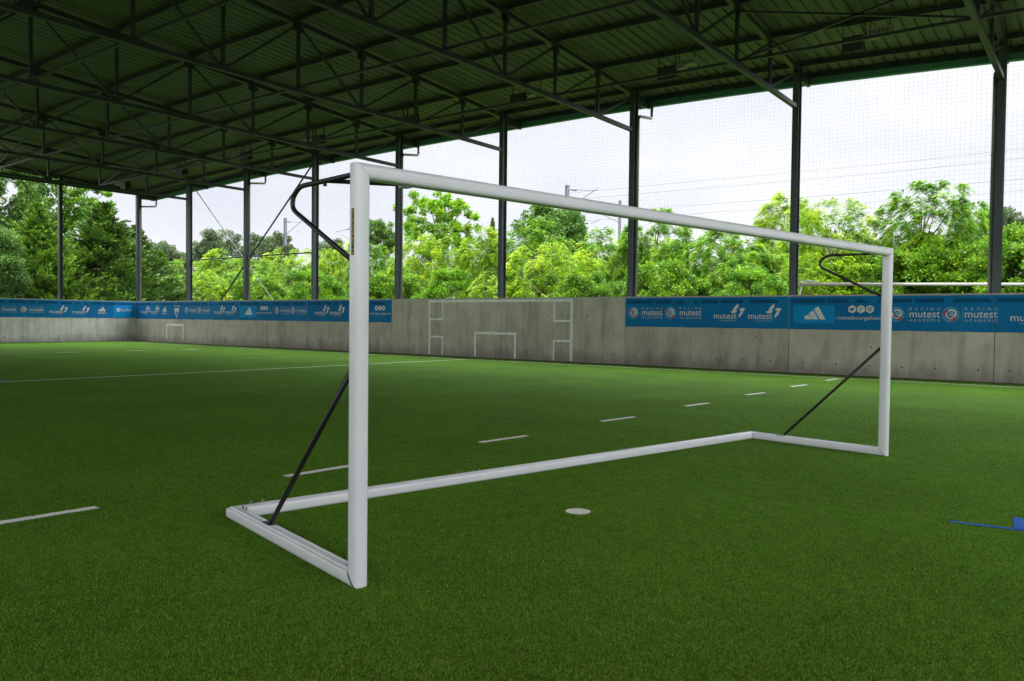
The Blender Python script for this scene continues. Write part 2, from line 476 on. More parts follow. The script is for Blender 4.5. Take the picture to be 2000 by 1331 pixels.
cl = .5 + .22 * np.sin(root[g, 0] * 3.1 + 1.7 * np.sin(root[g, 1] * 2.3)) * np.sin(root[g, 1] * 2.7 + root[g, 0])
tint = np.clip(.18 * (cl - .5) + .48 + rng.normal(0, .36, g.sum()), 0, .97)
tint[rng.random(g.sum()) < .05] = 1.0
tag(link('turf_fibres', np_mesh('turf_fibres', v, f, M['blade'], tint)), 'short green synthetic grass fibres standing on the pitch', kind='stuff')
for i, (poly, c) in enumerate(marks):
    k = len(poly)
    rag = []
    for j in range(k):
        a, b = poly[j], poly[(j + 1) % k]
        m = max(1, int(np.linalg.norm(b - a) / .035)) if i not in (0, 1) else 1
        for q in range(m):
            p = a + (b - a) * q / m
            rag.append(p + (rng.normal(0, .004, 2) if m > 1 else 0))
    mb = MB(); mb.add([(p[0], p[1], .0055) for p in rag], [tuple(range(len(rag)))])
    s = owner == i
    if s.sum():
        v, f = blade_geo(root[s], rad[s], .0125)
        mb.add(v, [tuple(t) for t in f])
    mb.build('pitch_marking', M['line_white' if c == 'w' else 'line_blue'], turf)

# ------------------------------------------------------------------ perimeter walls
COLX = [-49.54, -43.73, -38.0, -32.22, -26.28, -20.24, -14.17, -8.25, -2.58, 3.3, 9.3]
YC = 26.12
JX = [XL, -43.9, -38.29, -32.46, -26.44, -20.34, -14.27, -8.28, -2.565, 3.3, XR]
wall = tag(empty('perimeter_wall', ((XL + XR) / 2, YW + .1, 0)), 'long grey concrete board wall with painted goals running behind the white goal', 'wall')
wo = np.array(wall.location)
def wpos(x, y, z): return (x - wo[0], y - wo[1], z)
def disc(mb, c, axis, r, n=10, m=1):
    ring = []
    for k in range(n):
        a = 2 * math.pi * k / n
        ring.append((c[0] + r * math.cos(a), c[1], c[2] + r * math.sin(a)) if axis == 'y' else (c[0], c[1] + r * math.cos(a), c[2] + r * math.sin(a)))
    mb.add(ring, [tuple(range(n))], m)
panels = []
for i in range(len(JX) - 1):
    mb = MB()
    off = [.0, .004, -.003, .006, 0, .003, -.004, .005, 0, .002][i]
    x0, x1 = JX[i] + .008, JX[i + 1] - .008
    mb.box((x0, YW + off, -.05), (x1, YW + .2, HW), 0)
    k = 6
    for j in range(k):
        x = x0 + (j + .5) / k * (x1 - x0) + random.uniform(-.12, .12)
        for z in (.33, 1.75):
            disc(mb, (x, YW + off - .0025, z + random.uniform(-.03, .03)), 'y', random.uniform(.020, .028))
    for (x, z) in [(x0 + random.uniform(.5, 5), random.uniform(.8, 1.3))]:
        disc(mb, (x, YW + off - .0025, z), 'y', .024)
    p = mb.build('wall_panel', [M['concrete'], M['hole']], None)
    panels.append(p)
    p.parent = wall; p.location = (-wo[0], -wo[1], 0)
mb = MB(); mb.box((XL, YW - .012, HW), (XR, YW + .215, HW + .035))
p = mb.build('wall_coping', mat('coping', (.42, .40, .37), .8), wall); p.location = (-wo[0], -wo[1], 0)

def paint(parent_panel, rects, lab):
    mb = MB()
    for x0, z0, x1, z1 in rects:
        mb.add([(x0, YW - .006, z0), (x1, YW - .006, z0), (x1, YW - .006, z1), (x0, YW - .006, z1)], [(0, 1, 2, 3)])
    o = mb.build('painted_goal', M['wall_paint'], parent_panel)
    tag(o, lab)
t = .105
def frame(x0, z0, x1, z1, bottom=False, left=True, right=True):
    r = [(x0, z1 - t, x1, z1)]
    if left: r.append((x0, z0, x0 + t, z1 - t))
    if right: r.append((x1 - t, z0, x1, z1 - t))
    if bottom: r.append((x0 + t, z0, x1 - t, z0 + t))
    return r
paint(panels[0], frame(-45.84, .17, -43.92, 1.13), 'small painted goal frame on the wall near the corner')
big = frame(-24.13, 0.05, -16.56, 2.44)
big += [(-23.33, 1.58, -23.26, 2.44 - t), (-24.13 + t, 1.56, -23.26, 1.63), (-23.33, .05, -23.26, .79), (-24.13 + t, .79, -23.26, .86)]
big += [(-17.47, 1.55, -17.40, 2.44 - t), (-17.40, 1.55, -16.56 - t, 1.62), (-17.47, .04, -17.40, .77), (-17.47, .77, -16.56 - t, .84)]
paint(panels[5], big, 'large painted goal frame with target squares in its corners')
paint(panels[5], frame(-21.49, .03, -19.28, 1.09), 'small painted goal frame inside the large painted one')

ewall = tag(empty('end_wall', (XL - .1, (YN + YW) / 2, 0)), 'pale concrete end wall at the far left meeting the long wall in a corner', 'wall')
ys = [YW, 19.9, 13.9, 7.9, 1.9, -4.1, YN]
for a, b in zip(ys[:-1], ys[1:]):
    mb = MB(); mb.box((XL - .2, b + .008, -.05), (XL, a - .008, HW))
    for j in range(6):
        y = a - (j + .5) / 6 * (a - b) + random.uniform(-.15, .15)
        disc(mb, (XL + .0025, y, .33 + random.uniform(-.02, .02)), 'x', .03)
        if j in (2, 3, 4) and a > 25: disc(mb, (XL + .0025, y, 1.40), 'x', .022)
    p = mb.build('wall_panel', [M['concrete_pale'], M['hole']], ewall); p.location = (-ewall.location[0], -ewall.location[1], 0)
mb = MB(); mb.box((XL - .215, YN, HW), (XL + .012, YW - .012, HW + .035))
p = mb.build('wall_coping', bpy.data.materials['coping'], ewall); p.location = (-ewall.location[0], -ewall.location[1], 0)
for nm, lo, hi, lab in (('side_wall', (XL, YN - .2, -.05), (XR, YN, HW), 'concrete board wall along the open side behind the viewer'),
                        ('side_wall', (XR, YN, -.05), (XR + .2, YW + .2, HW), 'concrete board wall at the near end beside the viewer')):
    mb = MB(); mb.box(lo, hi); tag(mb.build(nm, M['concrete']), lab, 'wall')

# ------------------------------------------------------------------ banners with their print
def text_geo(s, x, y, w=None, h=1.0, spacing=1.0, shear=0):
    """flat glyph faces: left edge x, baseline y, cap height h, optional total width"""
    cu = bpy.data.curves.new('t', 'FONT'); cu.body = s; cu.size = 1; cu.resolution_u = 3; cu.space_character = spacing; cu.shear = shear
    ob = bpy.data.objects.new('t', cu); COL.objects.link(ob)
    dg = bpy.context.evaluated_depsgraph_get(); dg.update()
    me = bpy.data.meshes.new_from_object(ob.evaluated_get(dg))
    v = np.array([p.co[:2] for p in me.vertices]); f = [tuple(p.vertices) for p in me.polygons]
    bpy.data.objects.remove(ob, do_unlink=True); bpy.data.curves.remove(cu); bpy.data.meshes.remove(me)
    sc = h / .70
    v = v * sc; v[:, 0] -= v[:, 0].min()
    if w: v[:, 0] *= w / v[:, 0].max()
    return np.stack([v[:, 0] + x, v[:, 1] + y], 1), f
TXT = {}
def text(s, x, y, w, h, **k):
    key = (s, tuple(sorted(k.items())))
    if key not in TXT: TXT[key] = text_geo(s, 0, 0, 1.0, .70, **k)
    v, f = TXT[key]
    return np.stack([v[:, 0] * w + x, v[:, 1] * (h / .70) + y], 1), f
def circ(cx, cy, r, n=28, a0=0, a1=2 * math.pi):
    a = np.linspace(a0, a1, n + (0 if abs(a1 - a0 - 2 * math.pi) < 1e-6 else 1), endpoint=not abs(a1 - a0 - 2 * math.pi) < 1e-6)
    return np.stack([cx + r * np.cos(a), cy + r * np.sin(a)], 1)
def ring(cx, cy, r0, r1, a0=0, a1=2 * math.pi, n=24):
    a = np.linspace(a0, a1, n + 1)
    o = np.stack([cx + r1 * np.cos(a), cy + r1 * np.sin(a)], 1); i = np.stack([cx + r0 * np.cos(a), cy + r0 * np.sin(a)], 1)
    return np.concatenate([o, i]), [(k, k + 1, n + 2 + k, n + 1 + k) for k in range(n)]
PM = ['print_white', 'print_soft', 'print_ring', 'print_teal', 'print_red', 'banner_dark', 'banner_light', 'banner']
class Print:
    """collects flat print in banner coordinates (u along, z up), layered a little apart"""
    def __init__(self): self.items = []
    def poly(self, pts, m, lay=1): pts = np.array(pts, float); self.items.append((pts, [tuple(range(len(pts)))], m, lay))
    def geo(self, vf, m, lay=1): self.items.append((vf[0], vf[1], m, lay))
    def build(self, name, place, parent):
        mb = MB()
        for v, f, m, lay in self.items: mb.add([place(p[0], p[1], .0040 + .0032 * lay) for p in v], f, PM.index(m))
        return mb.build(name, [M[k] for k in PM], parent)
def L_crest(x, z, r):
    P = Print()
    P.geo(ring(x, z, r * .90, r), 'print_ring', 2); P.poly(circ(x, z, r * .90), 'print_teal', 1)
    P.poly([(x - r * .95, z + r * .22), (x - r * .70, z + r * .60), (x - r * .38, z + r * .28), (x - r * .52, z + .0), (x - r * .80, z - r * .02)], 'print_red', 3)
    P.poly([(x + .0, z - r * .48), (x + r * .42, z - r * .34), (x + r * .72, z - r * .42), (x + r * .40, z - r * .88), (x + r * .12, z - r * .80)], 'print_red', 3)
    P.geo(ring(x + r * .12, z + r * .10, r * .52, r * .70, R(165), R(285), 12), 'print_white', 4)
    P.geo(ring(x + r * .12, z + r * .12, r * .36, r * .58, R(-70), R(140), 14), 'print_white', 4)
    P.geo(ring(x + r * .10, z + r * .02, r * .36, r * .50, R(170), R(270), 10), 'print_red', 5)
    P.geo(ring(x + r * .12, z + r * .06, r * .12, r * .22), 'print_soft', 4)
    return P
def L_rma(x, z, s=1.0):
    """round crest, thin bar and three lines of lettering; x is the crest centre"""
    P = L_crest(x, z, .222 * s)
    x0 = x + .29 * s
    P.poly([(x0, z - .2 * s), (x0 + .012, z - .2 * s), (x0 + .012, z + .2 * s), (x0, z + .2 * s)], 'print_ring', 1)
    x1 = x + .36 * s
    P.geo(text('RACING', x1, z + .125 * s, .80 * s, .075 * s, spacing=2.2), 'print_soft', 1)
    P.geo(text('mutest', x1, z - .085 * s, .80 * s, .215 * s), 'print_white', 1)
    P.geo(text('ACADÉMIE', x1, z - .205 * s, .80 * s, .075 * s, spacing=1.6), 'print_soft', 1)
    return P
def L_mut(x, z, s=1.0):
    """word with a two-winged bird; x is the left edge of the word"""
    P = Print()
    P.geo(text('mutest', x, z - .19 * s, .80 * s, .21 * s), 'print_white', 1)
    P.geo(text('la mutuelle solidaire', x + .22 * s, z - .275 * s, .58 * s, .042 * s), 'print_soft', 1)
    bx, bz = x + .86 * s, z + .02 * s
    w1 = [(-.28, .03), (-.20, .05), (-.15, .17), (-.08, .24), (-.015, .30), (.005, .22), (-.03, .15), (-.10, .09), (-.13, .06), (-.03, .08), (-.07, .02), (-.15, -.03), (-.22, -.02)]
    w2 = [(.02, .10), (.06, .135), (.13, .16), (.20, .14), (.25, .105), (.19, .085), (.165, .04), (.13, -.06), (.07, -.13), (.01, -.17), (.015, -.08), (.06, -.01), (.10, .06), (.05, .07)]
    P.poly([(bx + a * s, bz + b * s) for a, b in w1], 'print_white', 1)
    P.poly([(bx + a * s, bz + b * s) for a, b in w2], 'print_white', 1)
    return P
def L_bars(x, z, s=1.0, word=False, P=None):
    """three slanted bars; x is the centre"""
    P = P or Print()
    b = z - (.06 if word else .17) * s
    k = .72 if word else 1.0
    for pts in ([(-.30, .05), (-.17, .12), (-.07, -.0), (-.06, -.03), (-.27, -.03)], [(-.155, .17), (-.02, .245), (.135, -.03), (-.045, -.03)], [(.0, .30), (.13, .375), (.36, -.03), (.18, -.03)]):
        P.poly([(x + a * s * k, b + c * s * k) for a, c in pts], 'print_white', 2)
    if word: P.geo(text('adidas', x - .24 * s, z - .24 * s, .50 * s, .13 * s), 'print_white', 2)
    return P
def L_icons(x, z, s=1.0):
    P = Print()
    for k in range(3):
        cx, cz = x + (k - 1) * .255 * s, z + .115 * s
        P.poly(circ(cx, cz, .128 * s, 6, R(90), R(450)), 'print_white', 1)
        if k == 0:
            P.poly([(cx - .065 * s, cz - .035 * s), (cx - .015 * s, cz - .055 * s), (cx + .045 * s, cz - .02 * s), (cx + .065 * s, cz + .045 * s), (cx + .02 * s, cz + .05 * s), (cx - .005 * s, cz + .02 * s), (cx - .06 * s, cz + .05 * s), (cx - .05 * s, cz)], 'banner', 2)
        elif k == 1:
            P.geo(text('f', cx - .03 * s, cz - .075 * s, .065 * s, .14 * s), 'banner', 2)
        else:
            q = .058 * s
            for x0, z0, x1, z1 in ((-q, q * .7, q, q), (-q, -q, q, -q * .7), (-q, -q * .7, -q * .7, q * .7), (q * .7, -q * .7, q, q * .7)):
                P.poly([(cx + x0, cz + z0), (cx + x1, cz + z0), (cx + x1, cz + z1), (cx + x0, cz + z1)], 'banner', 2)
            P.geo(ring(cx, cz, q * .3, q * .55, n=12), 'banner', 2)
    P.geo(text('rcstrasbourgalsace.fr', x - .74 * s, z - .20 * s, 1.50 * s, .115 * s), 'print_white', 1)
    return P
def L_lohr(x, z, s=1.0):
    P = Print()
    P.geo(ring(x - .36 * s, z, .075 * s, .135 * s, R(40), R(330), 16), 'print_white', 2)
    P.poly([(x - .40 * s, z - .03 * s), (x - .24 * s, z - .03 * s), (x - .24 * s, z + .02 * s), (x - .40 * s, z + .02 * s)], 'print_white', 3)
    P.geo(text('Lohr', x - .16 * s, z - .10 * s, .72 * s, .24 * s), 'print_white', 2)
    return P
def L_shield(x, z):
    P = Print()
    P.geo(text('hummel', x - .34, z + .22, .68, .085), 'print_white', 1)
    P.poly([(x - .23, z + .14), (x - .06, z + .10), (x - .12, z - .18), (x - .02, z - .40), (x - .16, z - .24), (x - .24, z - .02)], 'print_white', 1)
    P.poly([(x - .03, z + .12), (x + .23, z + .15), (x + .22, z - .02), (x + .10, z - .20), (x + .04, z - .12), (x - .02, z - .02)], 'print_white', 1)
    P.poly([(x - .01, z - .24), (x + .06, z - .20), (x + .02, z - .46), (x - .03, z - .46)], 'print_white', 1)
    return P
def L_topband(u0, u1):
    """pale-on-dark geometric strip along the upper edge"""
    P = Print(); z0, z1 = 2.245, 2.37
    u = u0 + .05
    k = 0
    pat = [(1.05, 0, .10), (.62, .0, .0), (.5, .22, -.24), (.22, .11, -.11), (.62, -.12, 0.0), (.75, -.14, .14), (1.0, .05, -.12), (.34, .0, .10)]
    while u < u1 - .2:
        w, a, b = pat[k % len(pat)]; k += 1
        e = min(u + w, u1 - .02)
        if e - u > .3 or w < .3:
            P.poly([(u, z0), (e, z0), (e + min(0, b) if w > .3 else (u + e) / 2 + .01, z1), (u + max(0, a) if w > .3 else (u + e) / 2 - .01, z1)], 'banner_dark', 1)
        u = e + (.10 if k % 3 else .22)
    return P
def patch(u0, z0, u1, z1):
    P = Print(); P.poly([(u0, z0), (u1, z0), (u1, z1), (u0, z1)], 'banner_light', 1); return P

def banner(u0, u1, z0, z1, long_wall, label, prints):
    """cloth sheet hung on a wall, u runs left to right for a viewer in the hall"""
    if long_wall: place = lambda u, z, d: (u, YW - .016 - d, z)
    else: place = lambda u, z, d: (XL + .016 + d, u, z)
    c = place((u0 + u1) / 2, z0, 0)
    root = empty('banner', c)
    tag(root, label, 'banner', 'blue sponsor banners hung along the board walls')
    rel = lambda u, z, d: tuple(np.array(place(u, z, d)) - np.array(c))
    wave = lambda u, z: .0010 * math.sin(u * 2.6 + z * 2.7) * math.sin(u * .9 - z * 3.1) + .0004 * math.sin(u * 5.3 + 4 * z)
    onto = lambda u, z, d: rel(u, z, d + wave(u, z))
    mb = MB()
    nu, nzv = max(8, int((u1 - u0) / .12)), 8
    vs = []
    for j in range(nzv + 1):
        for i in range(nu + 1):
            u = u0 + (u1 - u0) * i / nu; z = z0 + (z1 - z0) * j / nzv
            wv = wave(u, z)
            sag = .006 * math.sin(u * 5.0) * (1 - j / nzv) if j == 0 else 0
            vs.append(rel(u, z + sag, wv))
    fs = [(j * (nu + 1) + i, j * (nu + 1) + i + 1, (j + 1) * (nu + 1) + i + 1, (j + 1) * (nu + 1) + i) for j in range(nzv) for i in range(nu)]
    mb.add(vs, fs, 0, True)
    b = .014
    mb.add([rel(u0, z0, -b), rel(u1, z0, -b), rel(u1, z1, -b), rel(u0, z1, -b), rel(u0, z0, 0), rel(u1, z0, 0), rel(u1, z1, 0), rel(u0, z1, 0)],
           [(0, 1, 5, 4), (1, 2, 6, 5), (2, 3, 7, 6), (3, 0, 4, 7)])
    mb.build('cloth', M['banner'], root)
    for nm, P in prints: P.build(nm, onto, root)
    return root
Z0, Z1, ZL = 1.42, 2.455, 1.915
def LG(*a): return [('printed_logo', p) for p in a]
e_a, e_b = 13.9, 25.82
banner(e_a, e_b, Z0 + .02, Z1, False, 'blue banner on the pale end wall at the far left, its right end light blue',
       [('top_print', L_topband(e_a, e_b)), ('print_patch', patch(24.42, Z0 + .04, e_b - .02, 2.25))] +
       LG(L_rma(16.3, 1.88, .92), L_rma(17.9, 1.88, .92), L_rma(19.33, 1.88, .92), L_mut(20.72, 1.88, .95), L_mut(21.98, 1.88, .95), L_bars(23.71, 1.92, .95, True), L_lohr(25.07, 1.95, .9)))
banner(XL + .04, -38.33, Z0, Z1, True, 'blue banner starting at the wall corner, above the smallest painted goal',
       [('top_print', L_topband(XL, -38.33))] + LG(L_mut(-48.75, 1.95), L_mut(-47.65, 1.95), L_bars(-46.0, 1.95, 1.05, True), L_shield(-44.62, 1.95), L_rma(-43.55, 1.95, .92), L_rma(-42.2, 1.95, .92), L_mut(-40.72, 1.95), L_mut(-39.62, 1.95)))
banner(-38.29, -32.49, Z0, Z1, True, 'blue banner beginning with a light blue three-bar patch, left of the near goalpost',
       [('top_print', L_topband(-38.29, -32.49)), ('print_patch', patch(-38.22, 1.58, -36.72, 2.2))] + LG(L_bars(-37.45, 1.92, 1.0), L_icons(-36.05, 1.97, .92), L_rma(-34.97, 1.95, .95), L_rma(-33.62, 1.95, .95)))
banner(-32.46, -26.46, Z0, Z1, True, 'blue banner passing behind the near white goalpost, ending at bare concrete',
       [('top_print', L_topband(-32.46, -26.46)), ('print_patch', patch(-29.35, 1.58, -28.1, 2.2))] + LG(L_mut(-31.86, 1.95), L_mut(-30.72, 1.95), L_bars(-28.75, 1.92, 1.0), L_icons(-27.2, 1.97, .95)))
banner(-14.25, -8.30, 1.41, Z1, True, 'blue banner right of the bare wall, two round crests then two winged words',
       [('top_print', L_topband(-14.25, -8.30))] + LG(L_rma(-13.92, ZL), L_rma(-12.45, ZL), L_mut(-10.83, ZL), L_mut(-9.62, ZL)))
banner(-8.28, -2.58, 1.41, Z1, True, 'blue banner behind the far goalpost, beginning with a light blue three-bar patch',
       [('top_print', L_topband(-8.28, -2.58)), ('print_patch', patch(-8.14, 1.60, -6.88, 2.175))] + LG(L_bars(-7.50, 1.93, 1.0), L_icons(-6.10, 1.935), L_rma(-5.10, 1.90), L_rma(-3.67, 1.90)))
banner(-2.56, 3.28, 1.41, Z1, True, 'blue banner cut off at the right edge with only one word showing',
       [('top_print', L_topband(-2.56, 3.28))] + LG(L_mut(-2.20, ZL), L_mut(-.95, ZL)))

# ------------------------------------------------------------------ the covered hall
hall = tag(empty('sports_hall', (-20, 7.9, 0)), 'open-sided steel sports hall roof with green fascia, trusses and columns over the pitch', 'building')
ho = np.array(hall.location)
def hbuild(mb, name, mats, parent=None):
    o = mb.build(name, mats, parent or hall)
    if parent is None: o.location = tuple(-ho)
    return o
YR = 7.9                                       # ridge
NODES = [YC - 2.6 * k for k in range(15)]      # 26.12 ... -10.28
def sag(x):
    # the roof line is lower towards both ends of the long hall
    d = max(-33.0, min(22.0, x + 19.0))
    return -.0007 * d * d if d < 0 else -.0017 * d * d
def ztop(y, x=-19.0):
    return 9.97 + sag(x) + (.068 * (YC - y) if y >= YR else .068 * (YC - (2 * YR - y)))
def zbot(x): return 8.62 + .25 * sag(x)
def h_section(mb, x, y, z0, z1, w=.20, d=.30):
    mb.box((x - w / 2, y - d / 2, z0), (x + w / 2, y - d / 2 + .018, z1))
    mb.box((x - w / 2, y + d / 2 - .018, z0), (x + w / 2, y + d / 2, z1))
    mb.box((x - .008, y - d / 2 + .018, z0), (x + .008, y + d / 2 - .018, z1))
for i, x in enumerate(COLX):
    for y, s in ((YC, 1), (NODES[-1], -1)):
        mb = MB()
        h_section(mb, x, y, 0, ztop(y, x) + .12)
        
        c = hbuild(mb, 'column', M['column'])
        # tapered bracket carrying the eaves
        mb = MB()
        ye = y + s * 1.2
        zt0, zt1 = ztop(y, x) + .1, ztop(y, x) - .0
        q = [(y + s * .15, zt0), (ye, zt1 - .02), (ye, zt1 - .27), (y + s * .15, zt0 - .40)]
        mb.add([(x - .045, a, b) for a, b in q] + [(x + .045, a, b) for a, b in q], [(0, 1, 2, 3), (7, 6, 5, 4), (0, 4, 5, 1), (1, 5, 6, 2), (2, 6, 7, 3), (3, 7, 4, 0)])
        hbuild(mb, 'eaves_bracket', M['steel'])
# end-wall columns and gable beam
for y in (21.4, 16.6, 11.8, 7.9, 3.1, -1.7, -6.5):
    mb = MB(); h_section(mb, -49.56, y, 0, ztop(y, -49.5), .2, .2)
    hbuild(mb, 'column', M['column'])
for x in (-49.56, 9.3):
    mb = MB(); zg = ztop(YC, x) - .02
    mb.beam((x, YC - .16, zg), (x, NODES[-1], zg), .12, .12)
    hbuild(mb, 'gable_beam', M['steel'])
    mb = MB()
    mb.beam((x, YC, ztop(YC, x) + .1), (x, YR, ztop(YR, x) + .1), .14, .18); mb.beam((x, YR, ztop(YR, x) + .1), (x, NODES[-1], ztop(NODES[-1], x) + .1), .14, .18)
    for y in NODES[2:-2]:
        mb.beam((x, y, zg + .06), (x, y, ztop(y, x) + .02), .07, .07)
    hbuild(mb, 'gable_rafter', M['steel'])

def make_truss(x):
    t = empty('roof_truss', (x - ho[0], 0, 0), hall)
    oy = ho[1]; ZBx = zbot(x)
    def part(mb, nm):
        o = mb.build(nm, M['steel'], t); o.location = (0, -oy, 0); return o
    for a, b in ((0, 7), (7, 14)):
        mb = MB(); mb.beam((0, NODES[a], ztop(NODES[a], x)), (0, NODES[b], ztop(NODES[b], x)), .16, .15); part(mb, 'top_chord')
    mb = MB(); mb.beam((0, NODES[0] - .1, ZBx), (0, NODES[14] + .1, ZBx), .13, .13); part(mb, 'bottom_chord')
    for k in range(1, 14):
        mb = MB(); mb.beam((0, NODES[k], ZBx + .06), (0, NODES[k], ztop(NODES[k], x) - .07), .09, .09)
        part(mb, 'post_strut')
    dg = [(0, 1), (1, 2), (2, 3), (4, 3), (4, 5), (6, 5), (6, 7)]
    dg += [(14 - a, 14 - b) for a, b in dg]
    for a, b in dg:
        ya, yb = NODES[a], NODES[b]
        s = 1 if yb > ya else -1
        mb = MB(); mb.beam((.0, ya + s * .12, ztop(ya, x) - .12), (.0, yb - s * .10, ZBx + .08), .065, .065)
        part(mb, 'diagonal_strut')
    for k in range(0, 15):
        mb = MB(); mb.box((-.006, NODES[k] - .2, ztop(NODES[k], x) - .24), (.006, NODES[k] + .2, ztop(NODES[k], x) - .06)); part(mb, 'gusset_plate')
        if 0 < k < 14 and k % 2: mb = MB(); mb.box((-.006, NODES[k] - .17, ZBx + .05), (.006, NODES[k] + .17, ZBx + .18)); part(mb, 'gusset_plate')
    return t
def copy_tree(o, parent):
    c = o.copy(); COL.objects.link(c); c.parent = parent
    for ch in list(o.children): copy_tree(ch, c)
    return c
for x in COLX[1:10]: make_truss(x)

X0, X1 = -50.35, 10.2
SX = [X0 + .1] + [x for c0, c1 in zip(COLX[:-1], COLX[1:]) for x in (c0, (c0 + c1) / 2)] + [COLX[-1], X1 - .1]
def run(mb, y0, y1, zlo, zhi, zf):
    # a rail following the roof line along the hall
    vs = []
    for x in SX:
        z = zf(x); vs += [(x, y0, z + zlo), (x, y1, z + zlo), (x, y1, z + zhi), (x, y0, z + zhi)]
    n = len(SX)
    fs = [(4 * i + a, 4 * i + (a + 1) % 4, 4 * i + 4 + (a + 1) % 4, 4 * i + 4 + a) for i in range(n - 1) for a in range(4)]
    mb.add(vs, fs + [(3, 2, 1, 0), (4 * n - 4, 4 * n - 3, 4 * n - 2, 4 * n - 1)])
for k, y in enumerate(NODES + [27.2, -11.36]):
    mb = MB(); zf = lambda x: ztop(y, x) + .155
    run(mb, y - .05, y - .03, -.08, .08, zf); run(mb, y - .03, y + .035, -.08, -.066, zf); run(mb, y - .03, y + .035, .066, .08, zf)
    hbuild(mb, 'purlin', M['steel'])
for k in (2, 4, 6, 8, 10, 12):
    for a, b in zip(COLX[1:9], COLX[2:10]):
        mb = MB(); mb.beam((a + .07, NODES[k], zbot(a) + .1), (b - .07, NODES[k], zbot(b) + .1), .075, .075)
        hbuild(mb, 'tie_bar', M['steel'])
for i, j in ((7, 8), (1, 2)):
    for k in (2, 4, 6):
        y = NODES[k]
        for a, b in ((i, j), (j, i)):
            mb = MB(); mb.beam((COLX[a], y + .05, zbot(COLX[a]) + .12), (COLX[b], y + .05, ztop(y, COLX[b]) - .1), .055, .055)
            hbuild(mb, 'sway_brace', M['steel'])
# wall bracing across the second and third bays
for p0, p1, w, m in (((COLX[1] + .1, 26.32, 9.3), (-35.35, 26.32, 2.0), .05, 'pale_brace'), ((COLX[3] - .1, 26.22, 9.6), (-41.0, 26.22, 2.2), .085, 'steel'), ((COLX[1], 26.28, 4.93), (COLX[3], 26.28, 4.93), .07, 'steel')):
    mb = MB(); mb.tube([p0, p1], w / 2, 8); hbuild(mb, 'wall_brace', M[m])

# ribbed roof deck: flat pans with narrow raised ribs
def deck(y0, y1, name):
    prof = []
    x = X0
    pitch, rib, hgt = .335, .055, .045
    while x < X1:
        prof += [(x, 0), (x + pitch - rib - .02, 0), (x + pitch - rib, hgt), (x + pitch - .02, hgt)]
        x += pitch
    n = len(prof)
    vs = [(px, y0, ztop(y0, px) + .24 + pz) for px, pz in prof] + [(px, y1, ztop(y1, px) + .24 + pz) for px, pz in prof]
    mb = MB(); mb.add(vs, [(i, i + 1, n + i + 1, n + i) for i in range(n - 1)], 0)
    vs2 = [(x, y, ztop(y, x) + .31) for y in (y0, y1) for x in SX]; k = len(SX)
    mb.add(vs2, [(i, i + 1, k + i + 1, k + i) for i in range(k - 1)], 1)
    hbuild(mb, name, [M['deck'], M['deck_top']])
deck(27.38, YR, 'roof_deck'); deck(YR, -11.55, 'roof_deck')
for y, s in ((27.30, 1), (-11.47, -1)):
    mb = MB()
    zf = lambda x: ztop(27.2, x)
    run(mb, y - .012, y + .012, -.10, .26, zf); run(mb, min(y, y + s * .18), max(y, y + s * .18), -.112, -.1, zf); run(mb, y + s * .17 - .005, y + s * .17 + .005, -.1, .08, zf)
    hbuild(mb, 'gutter', M['fascia'])
for x in (X0, X1):
    mb = MB()
    for ya, yb in ((27.38, YR), (YR, -11.55)):
        mb.beam((x, ya, ztop(ya, x) + .22), (x, yb, ztop(yb, x) + .22), .03, .26)
    hbuild(mb, 'verge_trim', M['steel'])
for i in (0, 2, 4, 6, 8, 10):
    x = COLX[i] + .17 * (1 if i < 7 else -1)
    mb = MB(); y, z = 27.2, ztop(27.2, x) - .1
    mb.tube([(x, y, z), (x, y, z - .42), (x, y - .06, z - .5), (x, YC + .12, z - .62), (x, YC + .02, z - .75), (x, YC + .02, z - 1.2), (x, YC + .02, 2.3)], .055, 10)
    for zz in (4.2, 6.4): mb.tube([(x, YC + .02, zz), (x, YC + .02, zz + .05)], .066, 10)
    hbuild(mb, 'downpipe', M['pipe'])

# ------------------------------------------------------------------ ball-stop nets in the open sides
def net(name, along, p0, length, z0, z1f, label, step=.125):
    """along: unit vector; a curtain of square mesh"""
    r = .0013
    V, Fc = [], []
    n = 0
    def strip(pts):
        nonlocal n
        k = len(pts)
        nrm = np.array([-along[1], along[0], 0])
        # three-sided cord
        for j, (p, dirv) in enumerate(pts):
            s = np.cross(dirv, nrm); s /= np.linalg.norm(s)
            for a in (90, 210, 330):
                V.append(p + (nrm * math.sin(R(a)) + s * math.cos(R(a))) * r)
        for j in range(k - 1):
            for a in range(3):
                Fc.append((n + j * 3 + a, n + j * 3 + (a + 1) % 3, n + (j + 1) * 3 + (a + 1) % 3, n + (j + 1) * 3 + a))
        n += 3 * k
    al = np.array([along[0], along[1], 0.0]); p0 = np.array(p0, float)
    up_ = np.array([0, 0, 1.0])
    m = int(length / step)
    for i in range(m + 1):
        d = i * step + random.uniform(-.012, .012)
        zt = z1f(d)
        sw = random.uniform(-.012, .012)
        pts = []
        for j in range(7):
            z = z0 + (zt - z0) * j / 6
            pts.append((p0 + al * (d + sw * math.sin(j * 1.3 + i * .05)) + up_ * z, up_))
        strip(pts)
    zmax = max(z1f(0), z1f(length), z1f(length / 2))
    k = int((zmax - z0) / step)
    seg = 1.0
    for j in range(k + 1):
        z = z0 + j * step + random.uniform(-.01, .01)
        pts = []
        for i in range(int(length / seg) + 1):
            d = i * seg
            sag = .025 * math.sin(d * math.pi / 2.9 + j * .11) + .012 * math.sin(d * 2.3 + j * .8)
            pts.append((p0 + al * d + up_ * (z + sag), al))
        strip(pts)
    me = np_mesh(name, np.array(V), np.array(Fc, dtype=np.int32), M['net'])
    return tag(link(name, me), label, 'net')
